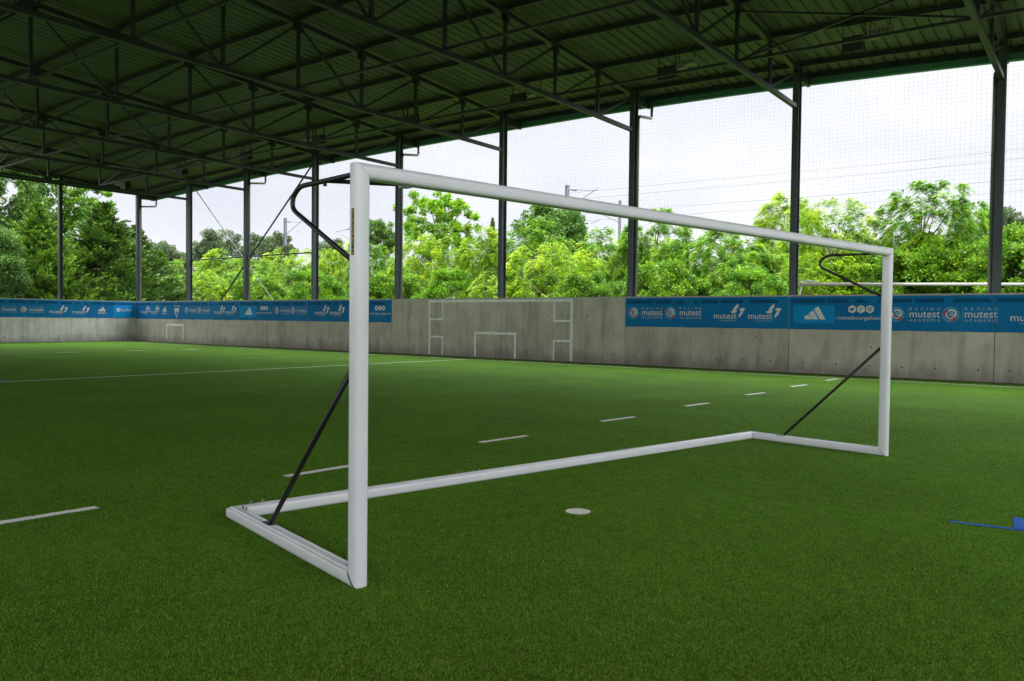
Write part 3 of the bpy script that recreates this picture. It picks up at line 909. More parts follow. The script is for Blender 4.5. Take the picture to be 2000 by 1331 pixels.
net('safety_net', (1, 0), (XL, YC - .19, 0), XR - XL, HW + .04, lambda d: ztop(YC, XL + d) - .1, 'fine dark ball-stop net between the columns above the long wall')
net('safety_net', (0, -1), (-49.42, YC - .3, 0), 34, HW + .04, lambda d: 9.25, 'fine dark ball-stop net above the pale end wall at the far left')

# ------------------------------------------------------------------ floodlights under the purlin next to the long side
def make_lamp():
    t = empty('floodlight', (0, 0, 0))
    mb = MB()
    # wedge shaped housing, glass tipped to the pitch
    vs = [(-.27, -.17, -.50), (.27, -.17, -.50), (.27, .16, -.38), (-.27, .16, -.38), (-.27, -.22, -.10), (.27, -.22, -.10), (.22, .15, .0), (-.22, .15, .0)]
    mb.add(vs, [(0, 3, 2, 1), (4, 5, 6, 7), (0, 1, 5, 4), (1, 2, 6, 5), (2, 3, 7, 6), (3, 0, 4, 7)])
    for k in range(5): mb.box((-.2 + k * .09, .12, -.34), (-.18 + k * .09, .20, -.06))
    mb.build('housing', M['lamp_black'], t)
    mb = MB(); mb.add([(-.24, -.155, -.508), (.24, -.155, -.508), (.24, .13, -.405), (-.24, .13, -.405)], [(0, 3, 2, 1)]); mb.build('glass', M['lamp_glass'], t)
    mb = MB()
    for s in (-1, 1):
        mb.box((s * .29 - .008, -.025, -.15), (s * .29 + .008, .025, .26))
    mb.box((-.298, -.025, .26), (.298, .025, .275))
    mb.build('yoke', M['steel'], t)
    return t
def make_box():
    t = empty('lamp_ballast', (0, 0, 0))
    mb = MB(); mb.box((-.30, -.11, -.20), (.30, .11, .0)); mb.box((-.28, -.12, -.27), (-.02, .10, -.20)); mb.box((.30, -.05, -.18), (.36, .05, .04))
    mb.build('housing', M['ballast'], t)
    mb = MB()
    for k in range(5): mb.box((-.26 + k * .11, -.113, -.16), (-.19 + k * .11, -.11, -.05))
    mb.box((-.26, -.122, -.26), (-.04, -.12, -.215))
    mb.build('vent', M['vent'], t)
    mb = MB()
    for s in (-.25, .25): mb.box((s - .015, -.012, 0), (s + .015, .012, .22))
    mb.tube([(-.33, 0, -.1), (-.42, .0, -.05), (-.46, 0, .05), (-.44, 0, .16), (-.38, 0, .2)], .012, 6)
    mb.build('bracket', M['steel'], t)
    return t
lamp0, box0 = make_lamp(), make_box()
spots = [(-5.89, -5.22), (-11.57, -10.9), (-17.5, -16.8), (-22.9, -23.65), (-28.7, -29.45), (-34.2, -34.95), (-40.0, -40.75), (-46.0, -46.75)]
bay = ['last bay on the right', 'second bay from the right edge', 'third bay from the right edge', 'bay behind the near goal corner', 'bay left of the near goal corner', 'bay of the thick diagonal wall brace', 'bay of the thin pale wall brace', 'corner bay at the far left']
for i, (xl, xb) in enumerate(spots):
    y = NODES[1]; z = ztop(y, xl) + .155 - .08 - .275
    a = lamp0 if i == 0 else copy_tree(lamp0, None)
    a.location = (xl, y - .02, z)
    tag(a, 'black floodlight under the roof in the ' + bay[i], 'floodlight', 'floodlights hung along the roof edge')
    b = box0 if i == 0 else copy_tree(box0, None)
    b.location = (xb, y - .02, z + .05)
    if xb < xl: b.scale = (-1, 1, 1)
    tag(b, 'pale grey vented box beside the floodlight in the ' + bay[i], 'lamp box', 'grey boxes beside the floodlights')

# ------------------------------------------------------------------ the goal
A = np.array([-3.588, 3.239, 0]); B = np.array([-2.180, 10.48, 0]); C = np.array([-5.540, 3.712, 0]); E = np.array([-3.955, 10.81, 0])
dv = (B - A) / np.linalg.norm(B - A); bv = np.array([-dv[1], dv[0], 0]); zv = np.array([0, 0, 1.0])
goal = tag(empty('football_goal', tuple(A)), 'white full-size aluminium football goal without a net standing on the turf', 'goal')
go = np.array(goal.location)
ZG, ZT = .046, 2.486
def profile(hu, hv, notch=None, n=40):
    pts = []
    for k in range(n):
        a = 2 * math.pi * (k + .5) / n
        c, s = math.cos(a), math.sin(a)
        e = 2 / 3.3
        pts.append((hu * math.copysign(abs(c) ** e, c), hv * math.copysign(abs(s) ** e, s)))
    if notch is not None:
        # a narrow net slot running along the section
        pts[notch] = (pts[notch][0] * .82, pts[notch][1] * .82); pts[notch + 1] = (pts[notch + 1][0] * .82, pts[notch + 1][1] * .82)
    return pts
def member(name, p0, p1, uax, vax, hu, hv, n0, n1, notch=None):
    p0, p1 = np.array(p0, float), np.array(p1, float)
    ax = (p1 - p0) / np.linalg.norm(p1 - p0)
    pr = profile(hu, hv, notch)
    vs = []
    for p, nn, sgn in ((p0, n0, 1), (p1, n1, -1)):
        for u, w in pr:
            q = p + uax * u + vax * w
            tt = np.dot(p - q, nn) / np.dot(ax, nn)
            vs.append(q + ax * (tt + sgn * .0006) - go)
    n = len(pr)
    mb = MB()
    mb.add(vs, [(k, (k + 1) % n, n + (k + 1) % n, n + k) for k in range(n)], 0, True)
    b = 0
    mb.add([v for v in vs[:n]], [tuple(reversed(range(n)))], 1); mb.add([v for v in vs[n:]], [tuple(range(n))], 1)
    return mb.build(name, [M['white_alu'], M['seam']], goal)
nrm = lambda v: v / np.linalg.norm(v)
up1 = lambda P, z: np.array([P[0], P[1], z])
sA, sB, bk = nrm(C - A), nrm(E - B), nrm(E - C)
postA = member('goalpost', up1(A, ZG), up1(A, ZT), dv, bv, .0475, .057, nrm(sA - zv), nrm(zv + dv), 9)
member('goalpost', up1(B, ZG), up1(B, ZT), dv, bv, .0475, .057, nrm(sB - zv), nrm(zv - dv), 9)
member('crossbar', up1(A, ZT), up1(B, ZT), zv, bv, .0475, .057, nrm(zv + dv), nrm(zv - dv), 9)
perp = lambda a: np.cross(zv, a)
member('side_bar', up1(A, ZG), up1(C, ZG), perp(sA), zv, .058, .050, nrm(sA - zv), nrm(sA + bk), 5)
member('side_bar', up1(B, ZG), up1(E, ZG), perp(sB), zv, .058, .050, nrm(sB - zv), nrm(sB - bk), 12)
member('ground_bar', up1(C, ZG), up1(E, ZG), perp(bk), zv, .058, .050, nrm(sA + bk), nrm(sB - bk), 5)
def G(P, a, b, z): return P + dv * a + bv * b + zv * z - go
def arc(path, r, n=6):
    """round the inner corners of a polyline"""
    out = [Vector(path[0])]
    for i in range(1, len(path) - 1):
        p, a, b = Vector(path[i]), Vector(path[i - 1]), Vector(path[i + 1])
        d0, d1 = (a - p).normalized(), (b - p).normalized()
        s, e = p + d0 * r, p + d1 * r
        for k in range(n + 1):
            t_ = k / n
            out.append(s * (1 - t_) ** 2 + p * (2 * t_ * (1 - t_)) + e * t_ ** 2)
    out.append(Vector(path[-1]))
    return out
for P, s, bar, sd in ((A, 1, C, sA), (B, -1, E, sB)):
    mb = MB()
    mb.tube(arc([G(P, 0, .05, 2.475), G(P, 0, .80, 2.485), G(P, 0, .90, 2.36), G(P, 0, .05, 1.945)], .10), .0165, 10)
    mb.tube([G(P, 0, .40, 2.478), G(P, s * .34, .05, 2.455)], .0145, 8)
    mb.tube([G(P, 0, .42, 2.447), G(P, 0, .42, 2.47)], .012, 8)
    mb.build('net_bracket', M['black_tube'], goal)
    mb = MB()
    q = P + sd * 1.31 - go + zv * (ZG * 2 + .012)
    mb.tube([G(P, 0, .055, 1.32), q], .0175, 10)
    mb.beam(tuple(q - sd * .02 - zv * .008), tuple(q + sd * .10 - zv * .008), .05, .014)
    mb.build('brace_rod', M['black_tube'], goal)
    mb = MB()
    mb.box(tuple(G(P, s * .34, 0.02, 2.44) - np.array([.03, .03, .01])), tuple(G(P, s * .34, 0.02, 2.44) + np.array([.03, .03, .004])))
    mb.build('bracket_clip', M['chrome'], goal)
def bolts(pts, name='joint_bolt'):
    for p in pts:
        mb = MB()
        p = np.array(p) - go
        mb.tube([tuple(p), tuple(p + zv * .012)], .011, 6); mb.tube([tuple(p + zv * .012), tuple(p + zv * .026)], .0055, 6)
        mb.build(name, M['chrome'], goal)
for fr in (.325, .648):
    c = C + (E - C) * fr
    bolts([up1(c + bk * t_ - perp(bk) * -.02, ZG * 2 - .004) for t_ in (-.155, -.10, .05, .115)])
bolts([up1(C + bk * t_ + perp(bk) * .02, .098) for t_ in (.13, .23)] + [up1(C - sA * t_ + perp(sA) * -.02, .098) for t_ in (.10, .17)])
bolts([up1(E - bk * t_, .098) for t_ in (.1, .2)] + [up1(E - sB * t_, .098) for t_ in (.1, .25)])
bolts([up1(A + sA * t_ - perp(sA) * .03, .098) for t_ in (.09, .13)]); bolts([up1(B + sB * t_, .098) for t_ in (.12, .2)])
# narrow black and yellow maker's lettering down the outer face of the near post
mb = MB()
fn = -dv; rgt = -bv
def onpost(a, b, d): return A + fn * (.0475 + d) + rgt * a + zv * b - go
mb.add([onpost(-.012, 2.262, .0012), onpost(-.012, 1.985, .0012), onpost(.018, 1.985, .0012), onpost(.018, 2.262, .0012)], [(0, 1, 2, 3)], 0)
v, f = text_geo('PORTERAC.O', 0, 0, .262, .024)
mb.add([onpost(p[1] - .009, 2.255 - p[0], .0026) for p in v], f, 1)
mb.build('lettering', [M['sticker'], M['yellow']], postA)

# ------------------------------------------------------------------ behind the wall: rail, masts, wires
rail_a, rail_b = np.array([-9.12, 29.52, 3.02]), np.array([-1.32, 35.4, 3.13])
rl = tag(empty('barrier_rail', (-9.12, 29.52, 0)), 'pale horizontal metal rail above the wall, ending in a slanted leg beside a column', 'rail')
ro = np.array(rl.location)
mb = MB(); mb.tube([tuple(rail_a - ro), tuple(rail_b - ro)], .055, 12); mb.build('rail_tube', M['rail'], rl)
mb = MB(); mb.tube([tuple(rail_a - ro + np.array([.1, .08, 0])), tuple(np.array([-9.45, 29.35, 1.0]) - ro)], .03, 8); mb.build('leg', M['rail'], rl)
mb = MB(); mb.tube([tuple(rail_a - ro + np.array([.1, .07, .05])), tuple(rail_a - ro + np.array([-.12, -.1, .16])), tuple(rail_a - ro + np.array([.55, .4, .1]))], .025, 8); mb.build('strap', M['rail'], rl)
mb = MB(); mb.tube([tuple(rail_b - ro), tuple(rail_b - ro - np.array([0, 0, 1.5]))], .05, 8); mb.build('leg', M['rail'], rl)

def mast(x, y, top, arm, label, r=.14):
    t = tag(empty('catenary_mast', (x, y, 1.75)), label, 'mast', 'grey railway line masts behind the trees')
    h = top - 1.75
    mb = MB()
    mb.box((-r, -r, 0), (-r * .5, r, h)); mb.box((r * .5, -r, 0), (r, r, h)); mb.box((-r * .5, -.02, 0), (r * .5, .02, h)); mb.box((-r * 1.1, -r * 1.1, h), (r * 1.1, r * 1.1, h + .06))
    mb.build('mast_pole', M['mast'], t)
    mb = MB()
    mb.tube([(0, 0, h - .3), (arm * 2.9, 0, h - .62)], .035, 6); mb.tube([(0, 0, h - 1.9), (arm * 3.0, 0, h - .45)], .035, 6)
    mb.tube([(arm * 2.0, 0, h - 1.5), (arm * 3.0, 0, h - 1.75)], .03, 6); mb.tube([(arm * .45, 0, h - .35), (arm * .9, 0, h - .42)], .09, 8)
    mb.build('bracket_arm', M['mast'], t)
mast(-76.9, 58, 13.05, 1, 'grey railway mast with bracket arm, left of the near goalpost and its black bracket')
mast(-72.1, 64, 12.6, -1, 'grey railway mast half hidden behind the near white goalpost')
mast(-36.57, 56, 12.85, 1, 'grey railway mast rising above and below the white crossbar')
mast(-34.9, 62, 12.2, -1, 'thin grey railway mast just left of a dark column, crossing the crossbar', .10)
wires = tag(empty('overhead_wires', (-20, 58, 1.75)), 'thin dark overhead railway wires crossing the sky above the trees', 'wires')
for k, (z0_, z1_, y) in enumerate(((11.55, 11.6, 56), (12.3, 12.35, 57), (10.65, 10.7, 58), (10.3, 10.2, 60))):
    pts = []
    for i in range(25):
        x = -37 + i * 2.6
        pts.append((x + 20, y - 58, z0_ + (z1_ - z0_) * i / 24 - 1.75 + .10 * math.cos((x + 36) / 24 * math.pi)))
    mb = MB(); mb.tube(pts, .0085, 5); mb.build('wire', M['wire'], wires)

# ------------------------------------------------------------------ trees and shrubs
def rand_dirs(n, r):
    v = r.normal(size=(n, 3)); return v / np.linalg.norm(v, axis=1)[:, None]
def crown_clumps(n, r, zlo=0.18, flat=1.0, lump=.35, shell=.55):
    """clump centres in a unit crown (height 1, radius .5) with an uneven outline"""
    lobes = rand_dirs(7, r); lobes[:, 2] = np.abs(lobes[:, 2]) * .9
    amp = r.uniform(-lump, lump, 7)
    d = rand_dirs(n, r)
    k = 1 + (np.exp(-((1 - d @ lobes.T) / .25)) * amp).sum(1)
    rr = (shell + (1 - shell) * r.random(n) ** .6) * np.clip(k, .5, 1.45)
    c = d * rr[:, None]
    c = c * np.array([.46, .46, .5 * (1 - zlo)]) * flat
    c[:, 2] += zlo + .5 * (1 - zlo)
    c[:, 2] = np.clip(c[:, 2], zlo * .6, 1.02)
    return c, d
def frame_of(axis):
    a = axis / np.linalg.norm(axis, axis=1)[:, None]
    ref = np.where(np.abs(a[:, 2:3]) > .9, np.array([[1., 0, 0]]), np.array([[0, 0, 1.]]))
    s = np.cross(a, ref); s /= np.linalg.norm(s, axis=1)[:, None]
    return a, s, np.cross(s, a)
def quads_at(c, ax, sd, L, W):
    """leaf quads (kite) from base c along ax, half width along sd"""
    n = len(c)
    v = np.stack([c, c + ax * (L * .45)[:, None] + sd * W[:, None], c + ax * L[:, None], c + ax * (L * .45)[:, None] - sd * W[:, None]], 1).reshape(-1, 3)
    return v, np.arange(4 * n).reshape(-1, 4)
def fronds(seed, nclump, per, leaf, clump_r, zlo=.12, lump=.4):
    """feathery compound leaves drooping from branch tips"""
    r = np.random.default_rng(seed)
    c, d = crown_clumps(nclump, r, zlo, lump=lump, shell=.45)
    n = nclump * per
    ci = np.repeat(np.arange(nclump), per)
    out_ = d[ci] + r.normal(0, .55, (n, 3)); out_[:, 2] += .22
    out_ /= np.linalg.norm(out_, axis=1)[:, None]
    base = c[ci] + out_ * (clump_r * r.random(n) ** .7)[:, None] * np.array([1, 1, .9])
    flat = out_.copy(); flat[:, 2] = np.clip(flat[:, 2], -.4, .8); flat /= np.linalg.norm(flat, axis=1)[:, None]
    side = np.cross(flat, np.array([0, 0, 1.])); side /= np.linalg.norm(side, axis=1)[:, None] + 1e-9
    L = leaf * r.uniform(.7, 1.3, n)
    ct = r.normal(0, .16, nclump); ft = np.clip(.48 + ct[ci] + r.normal(0, .14, n), 0, 1)
    Vs, Ts = [], []
    K = 5
    for j in range(K):
        t_ = (j + .8) / K
        pos = base + flat * (L * t_)[:, None]; pos[:, 2] -= L * t_ * t_ * .75
        tang = flat.copy(); tang[:, 2] -= 1.5 * t_; tang /= np.linalg.norm(tang, axis=1)[:, None]
        for s in (-1, 1):
            ax = side * s * .85 + tang * .45; ax[:, 2] -= .28
            ax += r.normal(0, .12, (n, 3)); ax /= np.linalg.norm(ax, axis=1)[:, None]
            wd = np.cross(ax, np.array([0, 0, 1.])) + tang * .3; wd /= np.linalg.norm(wd, axis=1)[:, None]
            ll = L * .42 * math.sin(math.pi * (.25 + .62 * t_))
            v, f = quads_at(pos, ax, wd, ll, ll * .24)
            Vs.append(v); Ts.append(ft + r.normal(0, .05, n))
    V = np.concatenate(Vs); T = np.concatenate(Ts)
    return V, np.arange(len(V)).reshape(-1, 4), np.clip(T, 0, 1), c
def broad(seed, nclump, per, leaf, clump_r, zlo=.2, lump=.45, shell=.5):
    r = np.random.default_rng(seed)
    c, d = crown_clumps(nclump, r, zlo, lump=lump, shell=shell)
    n = nclump * per
    ci = np.repeat(np.arange(nclump), per)
    off = rand_dirs(n, r) * (clump_r * r.random(n) ** .45)[:, None] * np.array([1, 1, .7])
    pos = c[ci] + off
    ax = d[ci] * .5 + off / clump_r * .8 + r.normal(0, .5, (n, 3)); ax[:, 2] -= .25
    ax, s, u = frame_of(ax)
    roll = r.normal(0, .7, n)
    sd = s * np.cos(roll)[:, None] + u * np.sin(roll)[:, None]
    L = leaf * r.uniform(.6, 1.35, n)
    V, f = quads_at(pos, ax, sd, L, L * .32)
    T = np.clip(.45 + r.normal(0, .14, nclump)[ci] + r.normal(0, .17, n), 0, 1)
    return V, f, T, c
def conifer(seed, levels, per_level, leaf, dens):
    """boughs sweeping up at the tips, each carrying rows of fine flat sprays"""
    r = np.random.default_rng(seed)
    P, D, TT = [], [], []
    for i in range(levels):
        t_ = (i + r.random() * .8) / levels
        z = .02 + .93 * t_
        R_ = .5 * (1 - t_) ** .98 + .016
        m = max(4, int(per_level * (1 - .72 * t_)))
        for k in range(m):
            a = 2 * math.pi * (k + r.random()) / m
            ln = R_ * (r.uniform(.60, 1.0) if r.random() < .72 else r.uniform(1.0, 1.35))
            dr = np.array([math.cos(a), math.sin(a), 0]); sd = np.array([-dr[1], dr[0], 0])
            q = max(5, int(dens * (ln / .5) + 3))
            s = .25 + .75 * (np.arange(q) + r.random(q)) / q
            lift = r.uniform(.18, .50)
            bt = r.normal(0, .13)
            for side in (-1.6, -.8, 0, .8, 1.6):
                w = side * .07 * ln / .5 * (1.15 - s)
                p = dr[None] * (ln * s)[:, None] + sd[None] * w[:, None] + r.normal(0, .006, (q, 3))
                p[:, 2] += z - .16 * ln * s + lift * ln * s ** 3
                d = dr[None] * .8 + sd[None] * (side * .45) + r.normal(0, .22, (q, 3)); d[:, 2] += .15 + .55 * s
                P.append(p); D.append(d); TT.append(.40 + bt + .20 * (s - .6) + r.normal(0, .12, q))
    P, D, TT = np.concatenate(P), np.concatenate(D), np.concatenate(TT)
    ax, s, u = frame_of(D)
    roll = r.normal(0, 1.0, len(P))
    sd = s * np.cos(roll)[:, None] + u * np.sin(roll)[:, None]
    L = leaf * r.uniform(.6, 1.5, len(P))
    V, f = quads_at(P, ax, sd, L, L * .26)
    return V, f, np.clip(TT, 0, 1), None
def trunk_mesh(name, centers, seed, r0=.022, nl=9, top=.8, tail=.03):
    r = np.random.default_rng(seed)
    mb = MB()
    bend = r.normal(0, .02, 2)
    pts = [(bend[0] * t_, bend[1] * t_, top * t_) for t_ in np.linspace(-tail / top, 1, 7)]
    mb.tube(pts, [r0 * (1.25 - 1.0 * i / 6) for i in range(7)], 8)
    if centers is not None:
        idx = r.choice(len(centers), min(nl, len(centers)), replace=False)
        for i in idx:
            c = centers[i]; z0 = min(top * .9, max(.10, c[2] * .55))
            s = np.array([bend[0] * z0 / top, bend[1] * z0 / top, z0])
            m_ = s * .45 + c * .55 + np.array([0, 0, -.03])
            mb.tube([tuple(s), tuple(m_), tuple(c)], [r0 * .5, r0 * .32, r0 * .12], 6, cap=False)
    me_o = mb.build(name, M['bark']); me = me_o.data
    bpy.data.objects.remove(me_o)
    return me
CR = {}
CROWN_C = {}
def variant(key, geo, mt, **tk):
    V, f, T, c = geo
    CROWN_C[key] = c
    CR[key] = (np_mesh('crown', V, f, M[mt], T), trunk_mesh('trunk', c, len(CR) + 50, **tk))
variant('frA', fronds(11, 210, 32, .060, .075, zlo=.03), 'leaf_acid')
variant('frB', fronds(12, 210, 32, .058, .075, zlo=.03, lump=.45), 'leaf_acid')
variant('frC', fronds(13, 210, 32, .060, .075, zlo=.03, lump=.45), 'leaf_mid')
variant('frD', fronds(14, 170, 32, .072, .070, zlo=.03, lump=.55), 'leaf_mid')
variant('brA', broad(21, 170, 170, .030, .075), 'leaf_deep')
variant('brB', broad(22, 120, 150, .032, .080, lump=.5), 'leaf_far')
variant('brC', broad(23, 140, 130, .034, .055, lump=.5, shell=.5), 'leaf_mid')
variant('brD', broad(24, 160, 170, .028, .080, lump=.45), 'leaf_deep')
variant('coA', conifer(31, 50, 24, .020, 46), 'needle', r0=.016, top=.95)
variant('coB', conifer(32, 48, 22, .022, 42), 'needle_light', r0=.016, top=.95)
variant('shA', broad(41, 200, 280, .028, .085, zlo=0.0, lump=.4, shell=.6), 'ivy', r0=.012, top=.5)
variant('shB', fronds(42, 180, 32, .070, .095, zlo=0.0, lump=.45), 'leaf_acid', r0=.012, top=.5)
variant('shC', broad(43, 200, 280, .028, .085, zlo=0.0, lump=.45, shell=.6), 'leaf_mid', r0=.012, top=.5)

def tree(name, cat, key, x, y, h, r, rot, label, group, base=None):
    z = terrain(x, y) - .05 if base is None else base
    if name == 'young_tree': h *= .94
    t = tag(empty(name, (x, y, z)), label, cat, group)
    cm, tm = CR[key]
    hc = h if key[:2] == 'co' else 2.25 * r
    if h - hc > .05 * h:
        tk = key + '_tall'
        if tk not in CR: CR[tk] = trunk_mesh('trunk', CROWN_C[key], 99 + len(CR), tail=1.5)
        tm = CR[tk]
    for nm, me in (('trunk', tm), ('crown', cm)):
        o = link(nm, me, t)
        o.location = (0, 0, h - hc)
        o.scale = (2 * r, 2 * r, hc); o.rotation_euler = (0, 0, rot)
GT, GC, GS, GF = 'leafy trees on the bank behind the wall', 'dark conifers behind the end wall', 'low shrubs along the bank behind the wall', 'distant trees beyond the bank'
TREES = [
 # beyond the end wall
 ('broadleaf_tree', 'tree', 'brD', -67, 23.6, 15.0, 4.6, .3, 'tall broadleaf tree reaching the roof edge at the far left corner of the view', GT),
 ('broadleaf_tree', 'tree', 'brC', -72, 31.4, 14.4, 3.2, 1.3, 'open-crowned broadleaf tree showing sky, behind the left column and above the dark conifer', GT),
 ('conifer_tree', 'tree', 'coA', -60, 28.9, 10.5, 6.8, .2, 'large dark pyramid conifer right of the left column', GC),
 ('conifer_tree', 'tree', 'coA', -61.5, 32.2, 9.2, 4.6, 2.1, 'second peak of dark conifer just left of the corner column', GC),
 ('conifer_tree', 'tree', 'coB', -58, 23.6, 9.6, 4.8, .9, 'lighter green conifer left of the left column', GC),
 ('conifer_tree', 'tree', 'coB', -61.5, 34.2, 5.6, 2.6, 3.3, 'low conifer edge showing right of the corner column', GC),
 ('broadleaf_tree', 'tree', 'brD', -55.5, 20.2, 6.8, 2.8, 2.4, 'pale-leaved bushy tree at the left edge above the end wall', GT),
 # far trees
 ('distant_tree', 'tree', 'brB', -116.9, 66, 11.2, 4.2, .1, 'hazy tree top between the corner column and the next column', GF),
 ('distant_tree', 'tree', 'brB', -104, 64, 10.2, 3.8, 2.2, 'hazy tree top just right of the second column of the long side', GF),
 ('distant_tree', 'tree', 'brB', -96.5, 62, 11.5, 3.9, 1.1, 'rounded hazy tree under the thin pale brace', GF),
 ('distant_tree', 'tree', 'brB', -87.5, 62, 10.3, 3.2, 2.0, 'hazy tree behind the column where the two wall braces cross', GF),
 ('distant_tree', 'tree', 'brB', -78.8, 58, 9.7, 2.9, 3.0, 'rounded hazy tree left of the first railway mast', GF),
 ('distant_tree', 'tree', 'brB', -68.7, 58, 8.5, 2.2, 4.0, 'hazy tree top just left of the near goalpost', GF),
 ('broadleaf_tree', 'tree', 'brA', -54.8, 52, 9.1, 2.0, 1.7, 'darker narrow broadleaf tree just right of the near goalpost', GT),
 ('conifer_tree', 'tree', 'coA', -47.7, 60, 10.1, 1.5, .4, 'small dark conifer top beside the column under the crossbar', 'dark conifers behind the long wall'),
 ('broadleaf_tree', 'tree', 'brC', -43.9, 48, 9.95, 2.9, .6, 'tall rounded open tree standing alone under the near half of the crossbar', GT),
 ('broadleaf_tree', 'tree', 'brA', -34.6, 52, 8.8, 3.6, 2.6, 'dark green broadleaf tree behind the tallest railway mast', GT),
 # bright young trees on the bank
 ('young_tree', 'tree', 'frC', -79.4, 46, 5.6, 3.1, .2, 'bright young tree in the bay right of the corner column', GT),
 ('young_tree', 'tree', 'frA', -71.0, 46, 6.6, 3.2, 1.2, 'bright young tree under the thin pale brace', GT),
 ('young_tree', 'tree', 'frC', -62.0, 43, 4.9, 2.7, 2.3, 'mid green young tree behind the column with crossing braces', GT),
 ('young_tree', 'tree', 'frB', -54.7, 43, 5.3, 3.0, 3.1, 'bright young tree under the black net bracket of the near post', GT),
 ('young_tree', 'tree', 'frA', -48.7, 42, 5.9, 2.5, 4.4, 'bright young tree directly behind the near goalpost', GT),
 ('young_tree', 'tree', 'frC', -42.2, 40, 5.0, 2.4, .7, 'mid green young tree behind the column right of the near goalpost', GT),
 ('young_tree', 'tree', 'frB', -36.8, 40, 5.4, 2.4, 1.9, 'bright young tree below the tall rounded open tree', GT),
 ('young_tree', 'tree', 'frA', -33.6, 41.5, 6.1, 2.5, 2.8, 'yellowest young tree, left of the middle column under the crossbar', GT),
 ('young_tree', 'tree', 'frC', -31.3, 44, 6.7, 2.4, 5.1, 'mid green young tree right of the middle column under the crossbar', GT),
 ('young_tree', 'tree', 'frB', -24.7, 37, 3.9, 2.5, .4, 'low yellow-green young tree above the large painted goal', GT),
 ('young_tree', 'tree', 'frC', -25.9, 43, 5.5, 2.3, 3.6, 'mid green young tree left of the column where the right banners begin', GT),
 ('young_tree', 'tree', 'frD', -22.2, 44, 6.6, 2.1, 1.5, 'dark young tree with a thin tip, right of where the right banners begin', GT),
 ('young_tree', 'tree', 'frC', -19.2, 42, 5.2, 2.2, 2.5, 'mid green young tree behind the far half of the crossbar', GT),
 ('young_tree', 'tree', 'frD', -16.0, 40, 4.7, 2.1, 4.9, 'drooping-leaved young tree left of the second column from the right', GT),
 ('young_tree', 'tree', 'frA', -14.9, 46, 7.6, 2.0, .9, 'tallest bright tree, standing behind the second column from the right', GT),
 ('young_tree', 'tree', 'frB', -11.3, 42, 6.0, 2.2, 2.0, 'bright young tree above the far end of the crossbar', GT),
 ('young_tree', 'tree', 'frD', -7.3, 42, 6.7, 2.2, 3.4, 'tall feathery tree standing above the others right of the far goalpost', GT),
 ('young_tree', 'tree', 'frD', -5.7, 45.5, 6.1, .9, .3, 'thin feathery tree top just left of the rightmost column', GT),
 ('broadleaf_tree', 'tree', 'brB', -4.3, 48, 5.9, 1.7, 5.2, 'dull pale tree behind the rightmost column', GT),
 ('young_tree', 'tree', 'frD', -13.9, 37, 3.0, 2.0, 2.9, 'low drooping tree above the banner with two crests', GT),
 ('young_tree', 'tree', 'frB', -10.9, 38.6, 3.0, 1.8, 5.6, 'low bright tree under the far net bracket', GT),
 ('young_tree', 'tree', 'frC', -66.5, 50, 5.0, 3.4, .8, 'mid green young tree in the second row under the horizontal wall tie', GT),
 ('young_tree', 'tree', 'frA', -45.6, 46, 4.8, 2.9, 3.9, 'bright young tree in the second row right of the near goalpost', GT),
 ('young_tree', 'tree', 'frC', -39.6, 46, 5.0, 2.9, 5.0, 'mid green young tree in the second row below the tall rounded open tree', GT),
 ('young_tree', 'tree', 'frA', -29.0, 48, 5.0, 2.9, 1.1, 'bright second-row young tree left of the foot of the tallest mast', GT),
 ('young_tree', 'tree', 'frB', -24.4, 48, 5.2, 2.7, 2.2, 'bright young tree in the second row at the foot of the thin mast', GT),
 ('young_tree', 'tree', 'frC', -18.2, 47, 4.7, 2.7, 4.2, 'mid green young tree in the second row under the middle of the crossbar', GT),
 ('young_tree', 'tree', 'frA', -12.6, 49, 5.2, 2.6, 5.9, 'bright second-row tree just right of the second column from the right', GT),
 # shrubs
 ('shrub', 'shrub', 'shC', -66, 37, 2.9, 2.7, .1, 'low green shrub above the wall just right of the corner column', GS),
 ('shrub', 'shrub', 'shB', -58, 36, 2.9, 2.7, .9, 'low bright shrub left of the column with crossing braces', GS),
 ('shrub', 'shrub', 'shA', -50.5, 36, 2.6, 2.6, 1.8, 'low leafy shrub at the foot of the pale brace', GS),
 ('shrub', 'shrub', 'shC', -43.4, 36, 2.6, 2.4, 2.7, 'low green shrub left of the near goalpost above the blue banner', GS),
 ('shrub', 'shrub', 'shA', -36.4, 35, 2.6, 2.2, 3.6, 'low leafy shrub at the end of the left banners', GS),
 ('shrub', 'shrub', 'shC', -31.2, 35, 2.3, 2.2, 4.5, 'low green shrub above the left half of the large painted goal', GS),
 ('shrub', 'shrub', 'shB', -26.6, 35, 2.2, 2.0, 5.4, 'low bright shrub above the small middle painted goal', GS),
 ('shrub', 'shrub', 'shA', -21.5, 35.5, 2.2, 2.0, .5, 'low leafy shrub left of the column where the right banners begin', GS),
 ('shrub', 'shrub', 'shA', -17.7, 36, 2.6, 2.2, 1.4, 'low leafy shrub above the first right-hand banner', GS),
 ('shrub', 'shrub', 'shC', -12.3, 35.2, 1.9, 1.8, 2.2, 'low green shrub left of the second column from the right', GS),
 ('shrub', 'shrub', 'shA', -9.3, 40.5, 3.2, 2.5, 2.9, 'leafy shrub behind the pale rail next to its slanted leg', GS),
 ('shrub', 'shrub', 'shA', -7.0, 41.3, 3.8, 2.6, 3.8, 'tall ivy mass behind the pale rail right of the far goalpost', GS),
 ('shrub', 'shrub', 'shA', -4.2, 41.0, 3.9, 2.5, 4.7, 'tall ivy mass behind the rightmost column', GS),
 ('shrub', 'shrub', 'shA', -1.6, 41.5, 4.1, 2.5, 5.5, 'ivy mass at the right edge beyond the rightmost column', GS),
]
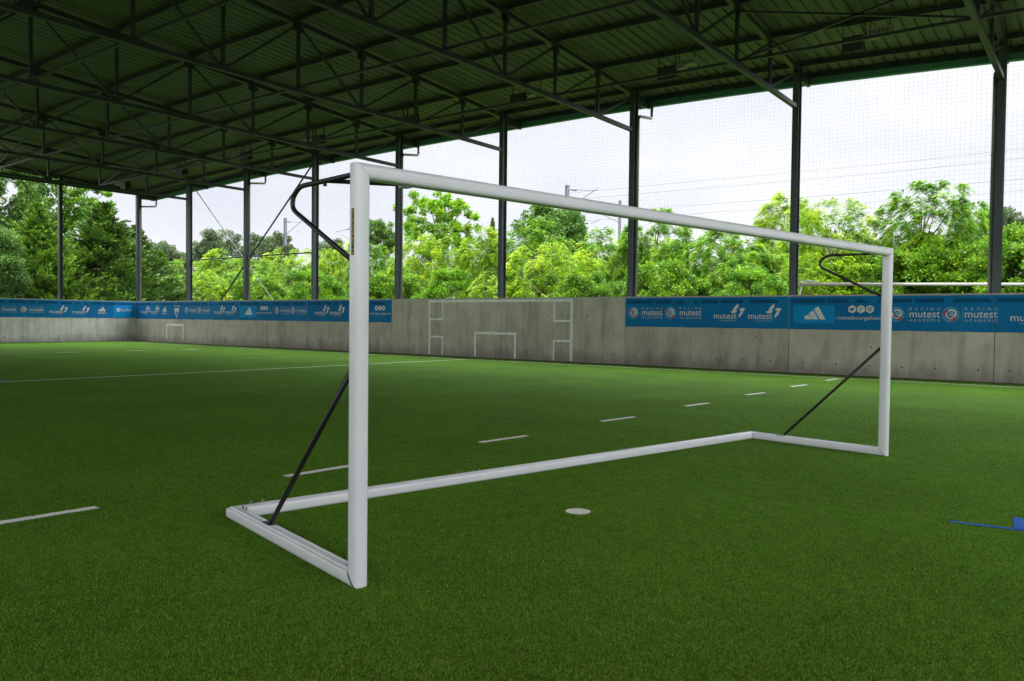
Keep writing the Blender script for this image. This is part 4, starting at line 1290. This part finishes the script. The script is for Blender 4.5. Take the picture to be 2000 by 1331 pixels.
for a in TREES:
    tree(*a, base=(-.05 if a[3] < -53 and a[4] < 34 else None))
# a dense far-off belt of woodland closing the view low down behind the railway
r_ = np.random.default_rng(77)
Vs, Ts = [], []
for k in range(46):
    x, y = -150 + k * 3.6 + r_.uniform(-1, 1), 82 + r_.uniform(-4, 8)
    V, f, T, c = broad(900 + k % 5, 40, 40, .085, .14, zlo=.0, lump=.4)
    s = r_.uniform(7.4, 8.8)
    V = V * np.array([7.0, 7.0, s]); Vs.append(V + np.array([x, y, 1.5])); Ts.append(T)
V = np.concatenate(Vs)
tag(link('far_woods', np_mesh('far_woods', V, np.arange(len(V)).reshape(-1, 4), M['leaf_far'], np.concatenate(Ts))), 'dull green far-off belt of woodland low behind the bank', kind='stuff')
